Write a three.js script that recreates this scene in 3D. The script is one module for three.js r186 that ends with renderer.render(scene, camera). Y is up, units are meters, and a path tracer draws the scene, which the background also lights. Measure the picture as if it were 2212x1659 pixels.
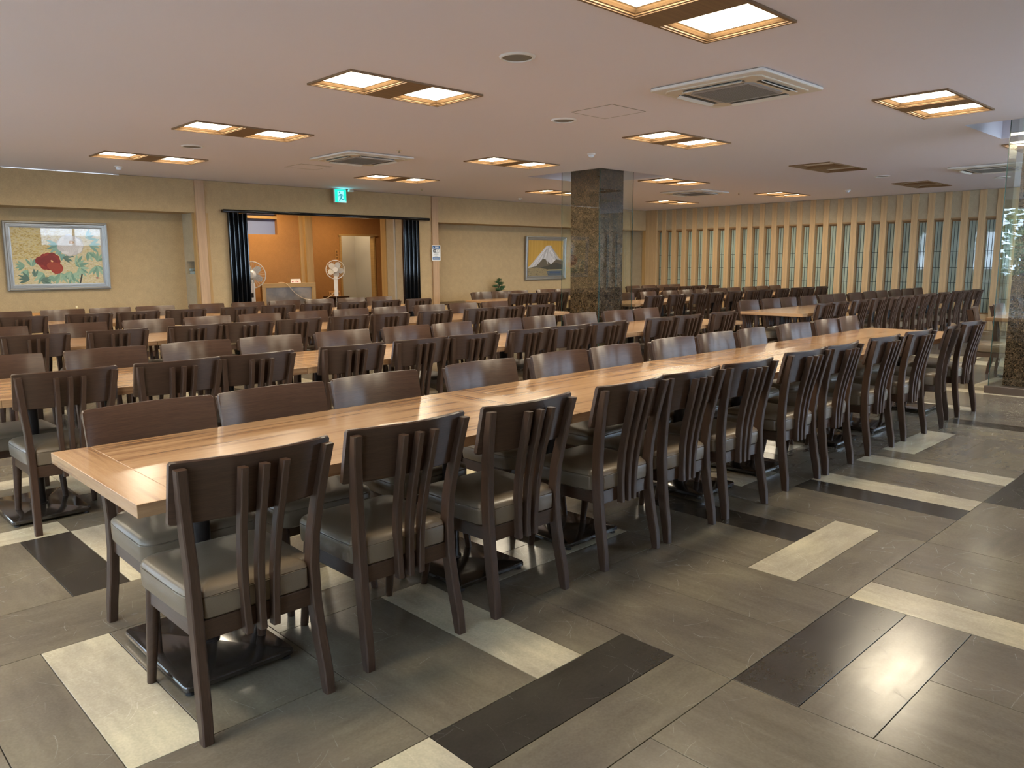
import * as THREE from 'three';
import { mergeGeometries, toCreasedNormals } from 'three/addons/utils/BufferGeometryUtils.js';
import { RoundedBoxGeometry } from 'three/addons/geometries/RoundedBoxGeometry.js';
import { RectAreaLightUniformsLib } from 'three/addons/lights/RectAreaLightUniformsLib.js';

// ---------------------------------------------------------------- camera, sky, exposure
RectAreaLightUniformsLib.init();
const scene = new THREE.Scene();
const camera = new THREE.PerspectiveCamera(52.48, 2212 / 1659, 0.05, 200);
camera.position.set(0, 1.35, 0);
camera.rotation.order = 'YXZ';
camera.rotation.set(-0.15371, -0.76784, -0.00664);
scene.add(camera);
scene.background = new THREE.Color().setRGB(0.60, 0.78, 1.0);
scene.backgroundIntensity = 7.0;
const LAMP = new THREE.Color().setRGB(1.0, 0.86, 0.64);
const LAMP_POWER = 17.5;
const renderer = new THREE.WebGLRenderer({ antialias: true });
renderer.toneMapping = THREE.LinearToneMapping;
renderer.toneMappingExposure = 2.55;
renderer.shadowMap.enabled = true;

// ---------------------------------------------------------------- helpers
const V = (x, y, z) => new THREE.Vector3(x, y, z);
function rng(seed) { let a = seed >>> 0; return () => { a = (a + 0x6D2B79F5) | 0; let t = Math.imul(a ^ (a >>> 15), 1 | a); t = (t + Math.imul(t ^ (t >>> 7), 61 | t)) ^ t; return ((t ^ (t >>> 14)) >>> 0) / 4294967296; }; }
const used = new Map();
function numbered(n) { const k = used.get(n) ?? 0; used.set(n, k + 1); return k ? n + '_' + String(k).padStart(3, '0') : n; }
const ORD = ['first', 'second', 'third', 'fourth', 'fifth', 'sixth', 'seventh', 'eighth', 'ninth', 'tenth', 'eleventh', 'twelfth', 'thirteenth'];
const RGB = (r, g, b) => new THREE.Color().setRGB(r, g, b);
function mat(color, rough = 0.6, extra = {}) { return new THREE.MeshPhysicalMaterial({ color, roughness: rough, ...extra }); }
function mesh(name, geo, m, parent) { const o = new THREE.Mesh(geo, m); o.name = name; o.castShadow = o.receiveShadow = true; if (parent) parent.add(o); return o; }
function thing(name, label, category, pos = [0, 0, 0], turn = 0, group) {
  const g = new THREE.Group(); g.name = numbered(name); g.position.set(...pos); g.rotation.y = turn; g.userData = { label, category };
  if (group) g.userData.group = group; scene.add(g); return g;
}
function structure(name, label, category) { const g = new THREE.Group(); g.name = name; g.userData = { kind: 'structure', label, category }; scene.add(g); return g; }
function dup(root, pos, turn, label) { const r = root.clone(); r.name = numbered(root.name); r.userData = { ...root.userData, label }; r.position.set(...pos); r.rotation.set(0, turn, 0); scene.add(r); return r; }
// axis-aligned box given by its limits, uv in metres on every face
function boxUV(g) {
  const p = g.attributes.position, n = g.attributes.normal, uv = new Float32Array(p.count * 2);
  for (let i = 0; i < p.count; i++) {
    const ax = Math.abs(n.getX(i)), ay = Math.abs(n.getY(i)), az = Math.abs(n.getZ(i));
    if (ay >= ax && ay >= az) { uv[2 * i] = p.getX(i); uv[2 * i + 1] = p.getZ(i); } else if (ax >= az) { uv[2 * i] = p.getZ(i); uv[2 * i + 1] = p.getY(i); } else { uv[2 * i] = p.getX(i); uv[2 * i + 1] = p.getY(i); }
  }
  g.setAttribute('uv', new THREE.BufferAttribute(uv, 2)); return g;
}
function box(x0, x1, y0, y1, z0, z1) { const g = new THREE.BoxGeometry(x1 - x0, y1 - y0, z1 - z0); g.translate((x0 + x1) / 2, (y0 + y1) / 2, (z0 + z1) / 2); return boxUV(g); }
function rbox(x0, x1, y0, y1, z0, z1, r = 0.004, seg = 2) { const g = new RoundedBoxGeometry(x1 - x0, y1 - y0, z1 - z0, seg, r); g.translate((x0 + x1) / 2, (y0 + y1) / 2, (z0 + z1) / 2); return boxUV(g); }
const plain = (g) => { const q = g.index ? g.toNonIndexed() : g; for (const k of Object.keys(q.attributes)) if (!['position', 'normal', 'uv'].includes(k)) q.deleteAttribute(k); return q; };
const merge = (...gs) => mergeGeometries(gs.flat().map(plain));
const swapUV = (g) => { const u = g.attributes.uv; for (let i = 0; i < u.count; i++) u.setXY(i, u.getY(i), u.getX(i)); return g; };
const swapTopUV = (g) => { const u = g.attributes.uv, n = g.attributes.normal; for (let i = 0; i < u.count; i++) if (Math.abs(n.getY(i)) > 0.7) u.setXY(i, u.getY(i), u.getX(i)); return g; };
const shiftUV = (g, a, b) => { const u = g.attributes.uv; for (let i = 0; i < u.count; i++) u.setXY(i, u.getX(i) + a, u.getY(i) + b); return g; };
function lathe(pts, seg = 24) { return new THREE.LatheGeometry(pts.map(([r, y]) => new THREE.Vector2(r, y)), seg); }
function tube(pts, r, seg = 24, rs = 8) { return new THREE.TubeGeometry(new THREE.CatmullRomCurve3(pts.map((p) => V(...p))), seg, r, rs, false); }
// bar of chamfered rectangular section, cross-section horizontal at every station [x, y, z, halfWidth, halfDepth]
function bar(st, ch = 0.004) {
  const pos = [], uv = [], idx = []; const N = 8;
  st.forEach(([x, y, z, a, b]) => {
    const c = Math.min(ch, a * 0.6, b * 0.6);
    const s = [[-a + c, -b], [a - c, -b], [a, -b + c], [a, b - c], [a - c, b], [-a + c, b], [-a, b - c], [-a, -b + c]];
    let run = 0; s.forEach(([u, w], k) => { pos.push(x + u, y, z + w); if (k) run += Math.hypot(u - s[k - 1][0], w - s[k - 1][1]); uv.push(y, run); });
  });
  for (let i = 0; i < st.length - 1; i++) for (let k = 0; k < N; k++) { const a = i * N + k, b = i * N + (k + 1) % N; idx.push(a, a + N, b, b, a + N, b + N); }
  const cap = (base, up) => { for (let k = 1; k < N - 1; k++) up ? idx.push(base, base + k + 1, base + k) : idx.push(base, base + k, base + k + 1); };
  cap(0, false); cap((st.length - 1) * N, true);
  const g = new THREE.BufferGeometry(); g.setAttribute('position', new THREE.Float32BufferAttribute(pos, 3)); g.setAttribute('uv', new THREE.Float32BufferAttribute(uv, 2)); g.setIndex(idx);
  g.computeVertexNormals(); return toCreasedNormals(g, 0.5);
}
// stacked closed rings (arrays of [x, y, z]) skinned together and capped
function skin(rings, crease = 0.7) {
  const pos = [], uv = [], idx = [], N = rings[0].length;
  rings.forEach((r) => r.forEach(([x, y, z]) => { pos.push(x, y, z); uv.push(x, z + y); }));
  for (let i = 0; i < rings.length - 1; i++) for (let k = 0; k < N; k++) { const a = i * N + k, b = i * N + (k + 1) % N; idx.push(a, a + N, b, b, a + N, b + N); }
  const capAt = (i, up) => { const c = rings[i].reduce((s, p) => [s[0] + p[0] / N, s[1] + p[1] / N, s[2] + p[2] / N], [0, 0, 0]); const ci = pos.length / 3; pos.push(...c); uv.push(c[0], c[2] + c[1]); for (let k = 0; k < N; k++) { const a = i * N + k, b = i * N + (k + 1) % N; up ? idx.push(a, ci, b) : idx.push(b, ci, a); } };
  capAt(0, false); capAt(rings.length - 1, true);
  const g = new THREE.BufferGeometry(); g.setAttribute('position', new THREE.Float32BufferAttribute(pos, 3)); g.setAttribute('uv', new THREE.Float32BufferAttribute(uv, 2)); g.setIndex(idx); g.computeVertexNormals(); return toCreasedNormals(g, crease);
}

// ---------------------------------------------------------------- textures
function valueNoise(seed, n) { // lattice noise that repeats after a x b cells
  const r = rng(seed), t = new Float32Array(n * n).map(() => r());
  return (u, v, pa, pb) => { const x = u * pa, y = v * pb, xi = Math.floor(x), yi = Math.floor(y), fx = x - xi, fy = y - yi, p = fx * fx * (3 - 2 * fx), q = fy * fy * (3 - 2 * fy), a = (i, j) => t[(((j % pb + pb) % pb) % n) * n + (((i % pa + pa) % pa) % n)]; return (a(xi, yi) * (1 - p) + a(xi + 1, yi) * p) * (1 - q) + (a(xi, yi + 1) * (1 - p) + a(xi + 1, yi + 1) * p) * q; };
}
function texture(w, h, fn, srgb, metresX = 1, metresY = 1) { // fn(u, v, px, py) -> [r, g, b] 0..1 (as shown values)
  const d = new Uint8Array(w * h * 4);
  for (let y = 0; y < h; y++) for (let x = 0; x < w; x++) { const c = fn(x / w, y / h, x, y), i = 4 * (y * w + x); for (let k = 0; k < 3; k++) d[i + k] = Math.max(0, Math.min(255, Math.round(c[k] * 255))); d[i + 3] = 255; }
  const t = new THREE.DataTexture(d, w, h); t.wrapS = t.wrapT = THREE.RepeatWrapping; t.magFilter = THREE.LinearFilter; t.minFilter = THREE.LinearMipmapLinearFilter; t.generateMipmaps = true;
  if (srgb) t.colorSpace = THREE.SRGBColorSpace; t.repeat.set(1 / metresX, 1 / metresY); t.needsUpdate = true; return t;
}
const nz = [11, 12, 13, 14, 15, 16].map((k) => valueNoise(k, 128));
const fbm = (u, v, a, b, n, o = 4) => { let s = 0, w = 0.5; for (let i = 0; i < o; i++) { s += w * nz[(i + n) % 6](u, v, a << i, b << i); w *= 0.5; } return s / (1 - Math.pow(0.5, o)); };
// stone tile: cloudy with fine streaks along u; repeats every 1.8 m
const scratch = new Float32Array(1024 * 1024);
{ const r = rng(77); for (let i = 0; i < 420; i++) { let x = r() * 1024, y = r() * 1024, a = r() * 6.28; const L = 10 + r() * 70, bend = (r() - 0.5) * 0.02, w = 0.2 + r() * 0.6; for (let k = 0; k < L; k++) { scratch[((y | 0) & 1023) * 1024 + ((x | 0) & 1023)] += w; x += Math.cos(a); y += Math.sin(a); a += bend; } } }
const tileTex = texture(1024, 1024, (u, v, x, y) => { const c = fbm(u, v, 6, 6, 0, 5), s = fbm(u, v, 10, 60, 2, 3), f = nz[4](u, v, 300, 400); const k = 0.80 + 0.26 * (c - 0.5) + 0.11 * (s - 0.5) + 0.06 * (f - 0.5) + 0.03 * Math.min(1, scratch[y * 1024 + x]); return [k, k * (0.985 + 0.02 * c), k * (0.95 + 0.06 * (1 - c))]; }, true, 1.8, 1.8);
const tileRough = texture(1024, 1024, (u, v, x, y) => { const k = 0.225 + 0.10 * (fbm(u, v, 8, 8, 3, 4) - 0.5) + 0.045 * (fbm(u, v, 14, 110, 1, 3) - 0.5) + 0.12 * Math.min(1, scratch[y * 1024 + x]); return [k, k, k]; }, false, 1.8, 1.8);
const tileBump = texture(1024, 1024, (u, v, x, y) => { const k = 0.6 + 0.35 * (fbm(u, v, 40, 60, 1, 3) - 0.5) - 0.15 * Math.min(1, scratch[y * 1024 + x]); return [k, k, k]; }, false, 1.8, 1.8);
const woodGrain = (u, v, a, b, n) => { const w = 0.012 * (fbm(u, v, a * 2, 4, n, 2) - 0.5), vv = v + w; return 0.45 * nz[n](u, vv, a, b) + 0.3 * nz[(n + 1) % 6](u, vv, a * 2, b * 2) + 0.25 * nz[(n + 2) % 6](u, vv, a * 3, b * 5); };
const tableTex = texture(1024, 1024, (u, v) => { const g = woodGrain(u, v, 3, 26, 0), big = fbm(u, v, 2, 8, 3, 2), f = nz[5](u, v, 60, 500); const k = 0.62 * g + 0.38 * big, d = k < 0.42 ? (0.42 - k) * 0.9 : 0; const h = 0.22 * (k - 0.5) + 0.05 * (f - 0.5); return [0.735 + h - d, 0.615 + h - d, 0.485 + h * 0.9 - d * 0.8]; }, true, 1.8, 0.9);
const darkTex = texture(512, 512, (u, v) => { const g = woodGrain(u, v, 3, 50, 2), f = nz[4](u, v, 24, 220); const k = 0.84 + 0.16 * (g - 0.5) + 0.12 * (f - 0.5); return [k, k * 0.97, k * 0.95]; }, true, 0.6, 0.3);
const darkBump = texture(512, 512, (u, v) => { const k = 0.5 + 0.5 * (nz[4](u, v, 24, 220) - 0.5); return [k, k, k]; }, false, 0.6, 0.3);
const lightTex = texture(512, 512, (u, v) => { const g = woodGrain(u, v, 2, 36, 1), f = nz[5](u, v, 24, 200); const k = 0.86 + 0.16 * (g - 0.5) + 0.06 * (f - 0.5); return [k, k * 0.985, k * 0.96]; }, true, 1.6, 0.5);
const wallTex = texture(512, 512, (u, v, x, y) => { const k = 0.88 + 0.05 * ((x + y * 3) % 5 === 0 ? -1 : 0.3) + 0.10 * (nz[2](u, v, 120, 240) - 0.5) + 0.05 * (fbm(u, v, 8, 8, 1, 3) - 0.5); return [k, k, k * 0.98]; }, true, 0.6, 0.6);
const graniteTex = texture(512, 512, (u, v) => { const a = nz[0](u, v, 60, 60), b = nz[1](u, v, 126, 126), c = fbm(u, v, 8, 8, 2, 3); let k = 0.42 + 0.34 * (a - 0.5) + 0.36 * (b - 0.5) + 0.25 * (c - 0.5); if (b > 0.78) k += 0.18; if (a < 0.2) k -= 0.1; return [k * 1.06, k * 0.90, k * 0.72]; }, true, 0.5, 0.5);
const leatherBump = texture(256, 256, (u, v) => { const k = 0.5 + 0.4 * (nz[1](u, v, 60, 60) - 0.5) + 0.2 * (nz[2](u, v, 120, 120) - 0.5); return [k, k, k]; }, false, 0.12, 0.12);
const marbleTex = texture(512, 256, (u, v) => { const w = fbm(u, v, 5, 3, 0, 5), q = Math.sin((u * 2 + v * 2.2 + w * 3.2) * 3.1) * 0.5 + 0.5; const k = 0.50 + 0.16 * (w - 0.5) + 0.07 * Math.pow(q, 3) - 0.07 * Math.pow(1 - q, 4); return [k, k * 0.93, k * 0.84]; }, true, 1.0, 0.8);
function canvasTex(w, h, draw) { const c = document.createElement('canvas'); c.width = w; c.height = h; draw(c.getContext('2d'), w, h); const t = new THREE.CanvasTexture(c); t.colorSpace = THREE.SRGBColorSpace; return t; }

// ---------------------------------------------------------------- materials
const TILE = { grey: RGB(0.262, 0.222, 0.166), white: RGB(0.80, 0.71, 0.53), dark: RGB(0.068, 0.058, 0.047) };
const tileMat = {}; for (const k in TILE) tileMat[k] = mat(TILE[k], 1, { map: tileTex, roughnessMap: tileRough, bumpMap: tileBump, bumpScale: 0.00035, specularIntensity: 0.8 });
const M = {
  grout: mat(RGB(0.018, 0.015, 0.013), 0.95),
  ceiling: mat(RGB(0.80, 0.775, 0.86), 0.95),
  wall: mat(RGB(0.61, 0.44, 0.25), 0.9, { map: wallTex }),
  wallPale: mat(RGB(0.55, 0.445, 0.31), 0.9, { map: wallTex }),
  orange: mat(RGB(0.50, 0.235, 0.075), 0.85, { map: wallTex }),
  corridor: mat(RGB(0.55, 0.53, 0.49), 0.9),
  dull: mat(RGB(0.45, 0.43, 0.40), 0.9),
  post: mat(RGB(0.72, 0.50, 0.27), 0.55, { map: lightTex }),
  postPink: mat(RGB(0.66, 0.44, 0.27), 0.55, { map: lightTex }),
  reveal: mat(RGB(0.42, 0.26, 0.12), 0.6, { map: lightTex }),
  lampWood: mat(RGB(0.30, 0.185, 0.095), 0.5, { map: lightTex }),
  table: mat(RGB(0.78, 0.70, 0.62), 0.20, { map: tableTex, specularIntensity: 0.9 }),
  chair: mat(RGB(0.094, 0.057, 0.039), 0.29, { anisotropy: 1.0, anisotropyRotation: Math.PI / 2, map: darkTex, bumpMap: darkBump, bumpScale: 0.0003, specularIntensity: 0.75 }),
  leather: mat(RGB(0.16, 0.122, 0.081), 0.36, { bumpMap: leatherBump, bumpScale: 0.0003 }),
  plate: mat(RGB(0.030, 0.024, 0.020), 0.16, { metalness: 0.2, clearcoat: 0.6, clearcoatRoughness: 0.1 }),
  column: mat(RGB(0.035, 0.032, 0.032), 0.28, { metalness: 0.5 }),
  rubber: mat(RGB(0.015, 0.015, 0.015), 0.7),
  granite: mat(RGB(0.30, 0.26, 0.22), 0.25, { map: graniteTex }),
  plinth: mat(RGB(0.10, 0.075, 0.06), 0.3),
  glass: mat(RGB(0.975, 0.995, 0.985), 0.0, { transmission: 1, thickness: 0, ior: 1.5 }),
  glassEdge: mat(RGB(0.02, 0.065, 0.06), 0.2, {}),
  window: mat(RGB(1, 1, 1), 0.0, { transmission: 1, thickness: 0, ior: 1.5 }),
  frost: mat(RGB(0.42, 0.52, 0.46), 0.55, { transmission: 0.045, thickness: 0, clearcoat: 1, clearcoatRoughness: 0.03 }),
  muntin: mat(RGB(0.03, 0.05, 0.05), 0.5),
  black: mat(RGB(0.005, 0.006, 0.008), 0.07),
  white: mat(RGB(0.72, 0.71, 0.68), 0.45),
  acBody: mat(RGB(0.66, 0.61, 0.52), 0.45),
  acGrille: mat(RGB(0.36, 0.37, 0.40), 0.6),
  acDark: mat(RGB(0.02, 0.03, 0.035), 0.5),
  speaker: mat(RGB(0.22, 0.215, 0.20), 0.8),
  sensor: mat(RGB(0.70, 0.76, 0.85), 0.25),
  silver: mat(RGB(0.34, 0.34, 0.33), 0.38, { metalness: 0.7 }),
  chrome: mat(RGB(0.6, 0.6, 0.6), 0.15, { metalness: 1 }),
  fan: mat(RGB(0.78, 0.76, 0.74), 0.35),
  cable: mat(RGB(0.70, 0.52, 0.33), 0.5),
  darkWood: mat(RGB(0.045, 0.022, 0.013), 0.3),
  woodTrim: mat(RGB(0.62, 0.39, 0.15), 0.5, { map: lightTex }),
  transom: mat(RGB(0.20, 0.25, 0.46), 0.6),
  blueGrey: mat(RGB(0.30, 0.38, 0.40), 0.4),
};
const C = 2.70, ZB = -12.66, XR = 17.22, XL = -2.6, ZF = 1.6;

// ---------------------------------------------------------------- floor of stone planks
{
  const U = 0.225, X0 = 1.2599, Z0 = -1.6585, I0 = -17, I1 = 71, J0 = -49, J1 = 15;
  const occ = new Set(), tiles = [];
  const put = (i0, i1, j0, j1, c) => { for (let i = i0; i < i1; i++) for (let j = j0; j < j1; j++) { if (occ.has(i + ',' + j)) throw new Error('tile overlap ' + i + ' ' + j); occ.add(i + ',' + j); } tiles.push([i0, i1, j0, j1, c]); };
  const G = 'grey', W = 'white', D = 'dark';
  [[0, 4, 0, 1, D], [0, 4, 1, 2, G], [0, 2, -4, 0, G], [2, 3, -4, 0, W], [3, 4, -4, 0, G], [0, 4, -5, -4, G], [0, 4, -6, -5, W],
    [-1, 0, 0, 4, W], [-4, -1, 0, 2, G], [-4, 0, -2, 0, G], [-4, -3, -6, -2, G], [-3, -2, -6, -2, W], [-2, 0, -6, -2, G], [-4, 0, -8, -6, G], [-4, -2, -12, -8, G], [-2, -1, -12, -8, D], [-1, 0, -12, -8, W],
    [-8, -4, -8, -6, G], [-6, -4, -6, -2, G], [-8, -4, -10, -8, G], [-8, -4, -12, -10, G],
    [4, 8, -4, -3, W], [4, 8, -3, -2, G], [4, 6, -2, 2, G], [6, 8, -2, 2, G], [8, 10, -4, 0, G], [10, 11, -4, 0, D], [11, 12, -4, 0, G], [8, 12, 0, 1, W], [8, 12, 1, 2, G],
    [12, 14, -2, 2, G], [14, 15, -2, 2, D], [15, 16, -2, 2, W], [16, 18, -2, 2, G], [18, 19, -2, 2, W], [19, 20, -2, 2, G], [20, 24, -2, -1, W], [20, 24, -1, 0, G], [20, 24, 0, 2, G],
    [24, 26, -2, 2, G], [26, 27, -2, 2, D], [27, 28, -2, 2, G], [28, 29, -6, -2, G], [29, 30, -6, -2, W], [30, 32, -6, -2, G], [32, 34, -6, -2, G], [34, 35, -6, -2, W], [35, 36, -6, -2, G], [32, 34, -2, 2, G], [34, 35, -2, 2, W], [35, 36, -2, 2, G], [28, 32, -2, 0, G], [28, 32, 0, 2, G], [36, 40, -4, -3, W], [36, 40, -3, -1, G], [36, 40, -6, -4, G], [45, 46, -8, -4, W],
    [4, 8, 2, 3, D], [4, 8, 3, 4, G], [4, 6, 4, 8, G], [6, 8, 4, 8, G], [8, 9, 2, 6, W], [9, 10, 2, 6, G], [10, 12, 2, 6, G], [12, 16, 2, 4, G], [12, 16, 4, 6, G], [16, 20, 2, 3, D], [16, 20, 3, 5, G], [0, 2, 4, 6, G], [0, 2, 2, 4, G], [2, 4, 2, 6, G], [16, 20, 5, 6, W],
  ].forEach((t) => put(...t));
  const r = rng(5), free = (i0, i1, j0, j1) => { if (i1 > I1 || j1 > J1) return false; for (let i = i0; i < i1; i++) for (let j = j0; j < j1; j++) if (occ.has(i + ',' + j)) return false; return true; };
  for (let j = J0; j < J1; j++) for (let i = I0; i < I1; i++) if (!occ.has(i + ',' + j)) {
    const opts = [[4, 2], [2, 4], [4, 1], [1, 4], [4, 2], [2, 4]]; const s = Math.floor(r() * 6); let done = false;
    for (let k = 0; k < 6 && !done; k++) { const [a, b] = opts[(s + k) % 6]; if (free(i, i + a, j, j + b)) { const c = a * b === 4 ? (r() < 0.42 ? W : r() < 0.5 ? D : G) : G; put(i, i + a, j, j + b, c); done = true; } }
    if (!done) { let a = 1; while (a < 4 && free(i, i + a + 1, j, j + 1)) a++; let b = 1; while (b < 4 && free(i, i + a, j, j + b + 1)) b++; put(i, i + a, j, j + b, G); }
  }
  const floor = structure('floor', 'stone tile floor in grey with cream and charcoal planks', 'floor');
  mesh('subfloor', box(XL - 0.3, XR + 0.6, -0.3, -0.006, ZB - 0.6, ZF + 0.3), M.grout, floor);
  const inView = (x, z) => { const d = V(x, 0, z).sub(camera.position), f = V(Math.sin(0.7678), 0, -Math.cos(0.7678)), s = V(Math.cos(0.7678), 0, Math.sin(0.7678)); const w = d.dot(f); return w > 0.3 && Math.abs(d.dot(s) / w) < 0.75; };
  const list = tiles.map(([i0, i1, j0, j1, c]) => { const x0 = X0 + i0 * U, x1 = X0 + i1 * U, z0 = Z0 + j0 * U, z1 = Z0 + j1 * U, cx = (x0 + x1) / 2, cz = (z0 + z1) / 2; return { x0, x1, z0, z1, c, d: Math.hypot(cx, cz), v: inView(cx, cz) || inView(x0, z0) || inView(x1, z1) || inView(x0, z1) || inView(x1, z0) }; });
  list.sort((a, b) => (b.v - a.v) || (a.d - b.d));
  const rest = []; const tr = rng(9);
  list.forEach((t, k) => {
    const g = 0.0016, bev = 0.0004;
    const ring = (e, y) => [[t.x0 + g + e, y, t.z0 + g + e], [t.x0 + g + e, y, t.z1 - g - e], [t.x1 - g - e, y, t.z1 - g - e], [t.x1 - g - e, y, t.z0 + g + e]];
    const A = ring(0, -0.006), B = ring(0, -bev), T = ring(bev, 0);
    const p = [], nm = [], uv = []; const ou = tr() * 1.8, ov = tr() * 1.8, along = t.x1 - t.x0 >= t.z1 - t.z0;
    const quad = (a, b, c, d) => { const n = new THREE.Vector3().crossVectors(V(...b).sub(V(...a)), V(...c).sub(V(...a))).normalize(); [a, b, c, a, c, d].forEach((q) => { p.push(...q); nm.push(n.x, n.y, n.z); along ? uv.push(q[0] + ou, q[2] + ov) : uv.push(q[2] + ou, q[0] + ov); }); };
    for (let e = 0; e < 4; e++) { const f = (e + 1) % 4; quad(A[e], A[f], B[f], B[e]); quad(B[e], B[f], T[f], T[e]); }
    quad(T[0], T[1], T[2], T[3]);
    const geo = new THREE.BufferGeometry(); geo.setAttribute('position', new THREE.Float32BufferAttribute(p, 3)); geo.setAttribute('normal', new THREE.Float32BufferAttribute(nm, 3)); geo.setAttribute('uv', new THREE.Float32BufferAttribute(uv, 2));
    if (k < 300) mesh(t.c === 'white' ? 'cream_tile' : t.c === 'dark' ? 'charcoal_tile' : 'grey_tile', geo, tileMat[t.c], floor);
    else { const col = new Float32Array(p.length), c = TILE[t.c]; for (let i = 0; i < p.length; i += 3) { col[i] = c.r; col[i + 1] = c.g; col[i + 2] = c.b; } geo.setAttribute('color', new THREE.BufferAttribute(col, 3)); rest.push(geo); }
  });
  const rm = mat(RGB(1, 1, 1), 1, { map: tileTex, roughnessMap: tileRough, bumpMap: tileBump, bumpScale: 0.00035, specularIntensity: 0.8, vertexColors: true });
  const o = mesh('distant_tiles', mergeGeometries(rest), rm, floor); o.userData.kind = 'stuff';
}

// ---------------------------------------------------------------- ceiling with openings for lamps and pillars
const LX = 3.79, LZ = -2.528, SX = 3.817, SZ = 2.654;
const lampSpots = []; for (let j = 0; j < 4; j++) for (let i = 0; i < 4; i++) if (!(i === 3 && j === 0)) lampSpots.push([LX + SX * i, LZ - SZ * j, j === 1 && i >= 2]);
for (let j = 0; j < 4; j++) lampSpots.push([LX - SX, LZ - SZ * j, false]);
const RECESS = [[8.99, 10.63, -8.94, -7.43], [8.99, 10.3, -2.70, -1.10]];
{
  const ceil = structure('ceiling', 'flat plastered ceiling with recessed lamps', 'ceiling');
  const s = new THREE.Shape(); const zlo = ZB - 0.6; s.moveTo(XL - 0.2, zlo); s.lineTo(XR + 0.5, zlo); s.lineTo(XR + 0.5, ZF + 0.2); s.lineTo(XL - 0.2, ZF + 0.2); s.closePath();
  const hole = (x0, x1, z0, z1) => { const h = new THREE.Path(); h.moveTo(x0, z0); h.lineTo(x0, z1); h.lineTo(x1, z1); h.lineTo(x1, z0); h.closePath(); s.holes.push(h); };
  lampSpots.forEach(([x, z]) => hole(x - 0.60, x + 0.60, z - 0.275, z + 0.275));
  RECESS.forEach((r) => hole(...r));
  const g = new THREE.ExtrudeGeometry(s, { depth: 0.05, bevelEnabled: false }); g.rotateX(Math.PI / 2); g.translate(0, C + 0.05, 0);
  mesh('ceiling_board', boxUV(g), M.ceiling, ceil);
  mesh('roof_slab', box(XL - 0.3, XR + 0.6, 3.12, 3.3, ZB - 0.7, ZF + 0.3), M.dull, ceil);
  RECESS.forEach(([x0, x1, z0, z1]) => { const t = 0.03, y0 = C + 0.05, y1 = 3.12; mesh('recess_lining', merge(box(x0 - t, x0, y0, y1, z0 - t, z1 + t), box(x1, x1 + t, y0, y1, z0 - t, z1 + t), box(x0, x1, y0, y1, z0 - t, z0), box(x0, x1, y0, y1, z1, z1 + t), box(x0 - t, x1 + t, y1 - 0.02, y1, z0 - t, z1 + t)), M.ceiling, ceil); });
  for (const [k, x0, x1, z0, z1] of [[1, 5.50, 5.975, -4.90, -4.43], [2, 5.52, 6.0, -10.26, -9.80]]) { // inspection hatches: thin raised rim round a flush leaf
    mesh('access_hatch', rbox(x0, x1, C - 0.002, C + 0.01, z0, z1, 0.0015), M.ceiling, ceil);
    const t = 0.004, y0 = C - 0.003, y1 = C + 0.002; mesh('hatch_rim', merge(box(x0 - t, x0, y0, y1, z0, z1), box(x1, x1 + t, y0, y1, z0, z1), box(x0 - t, x1 + t, y0, y1, z0 - t, z0), box(x0 - t, x1 + t, y0, y1, z1, z1 + t)), M.speaker, ceil);
  }
}

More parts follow.
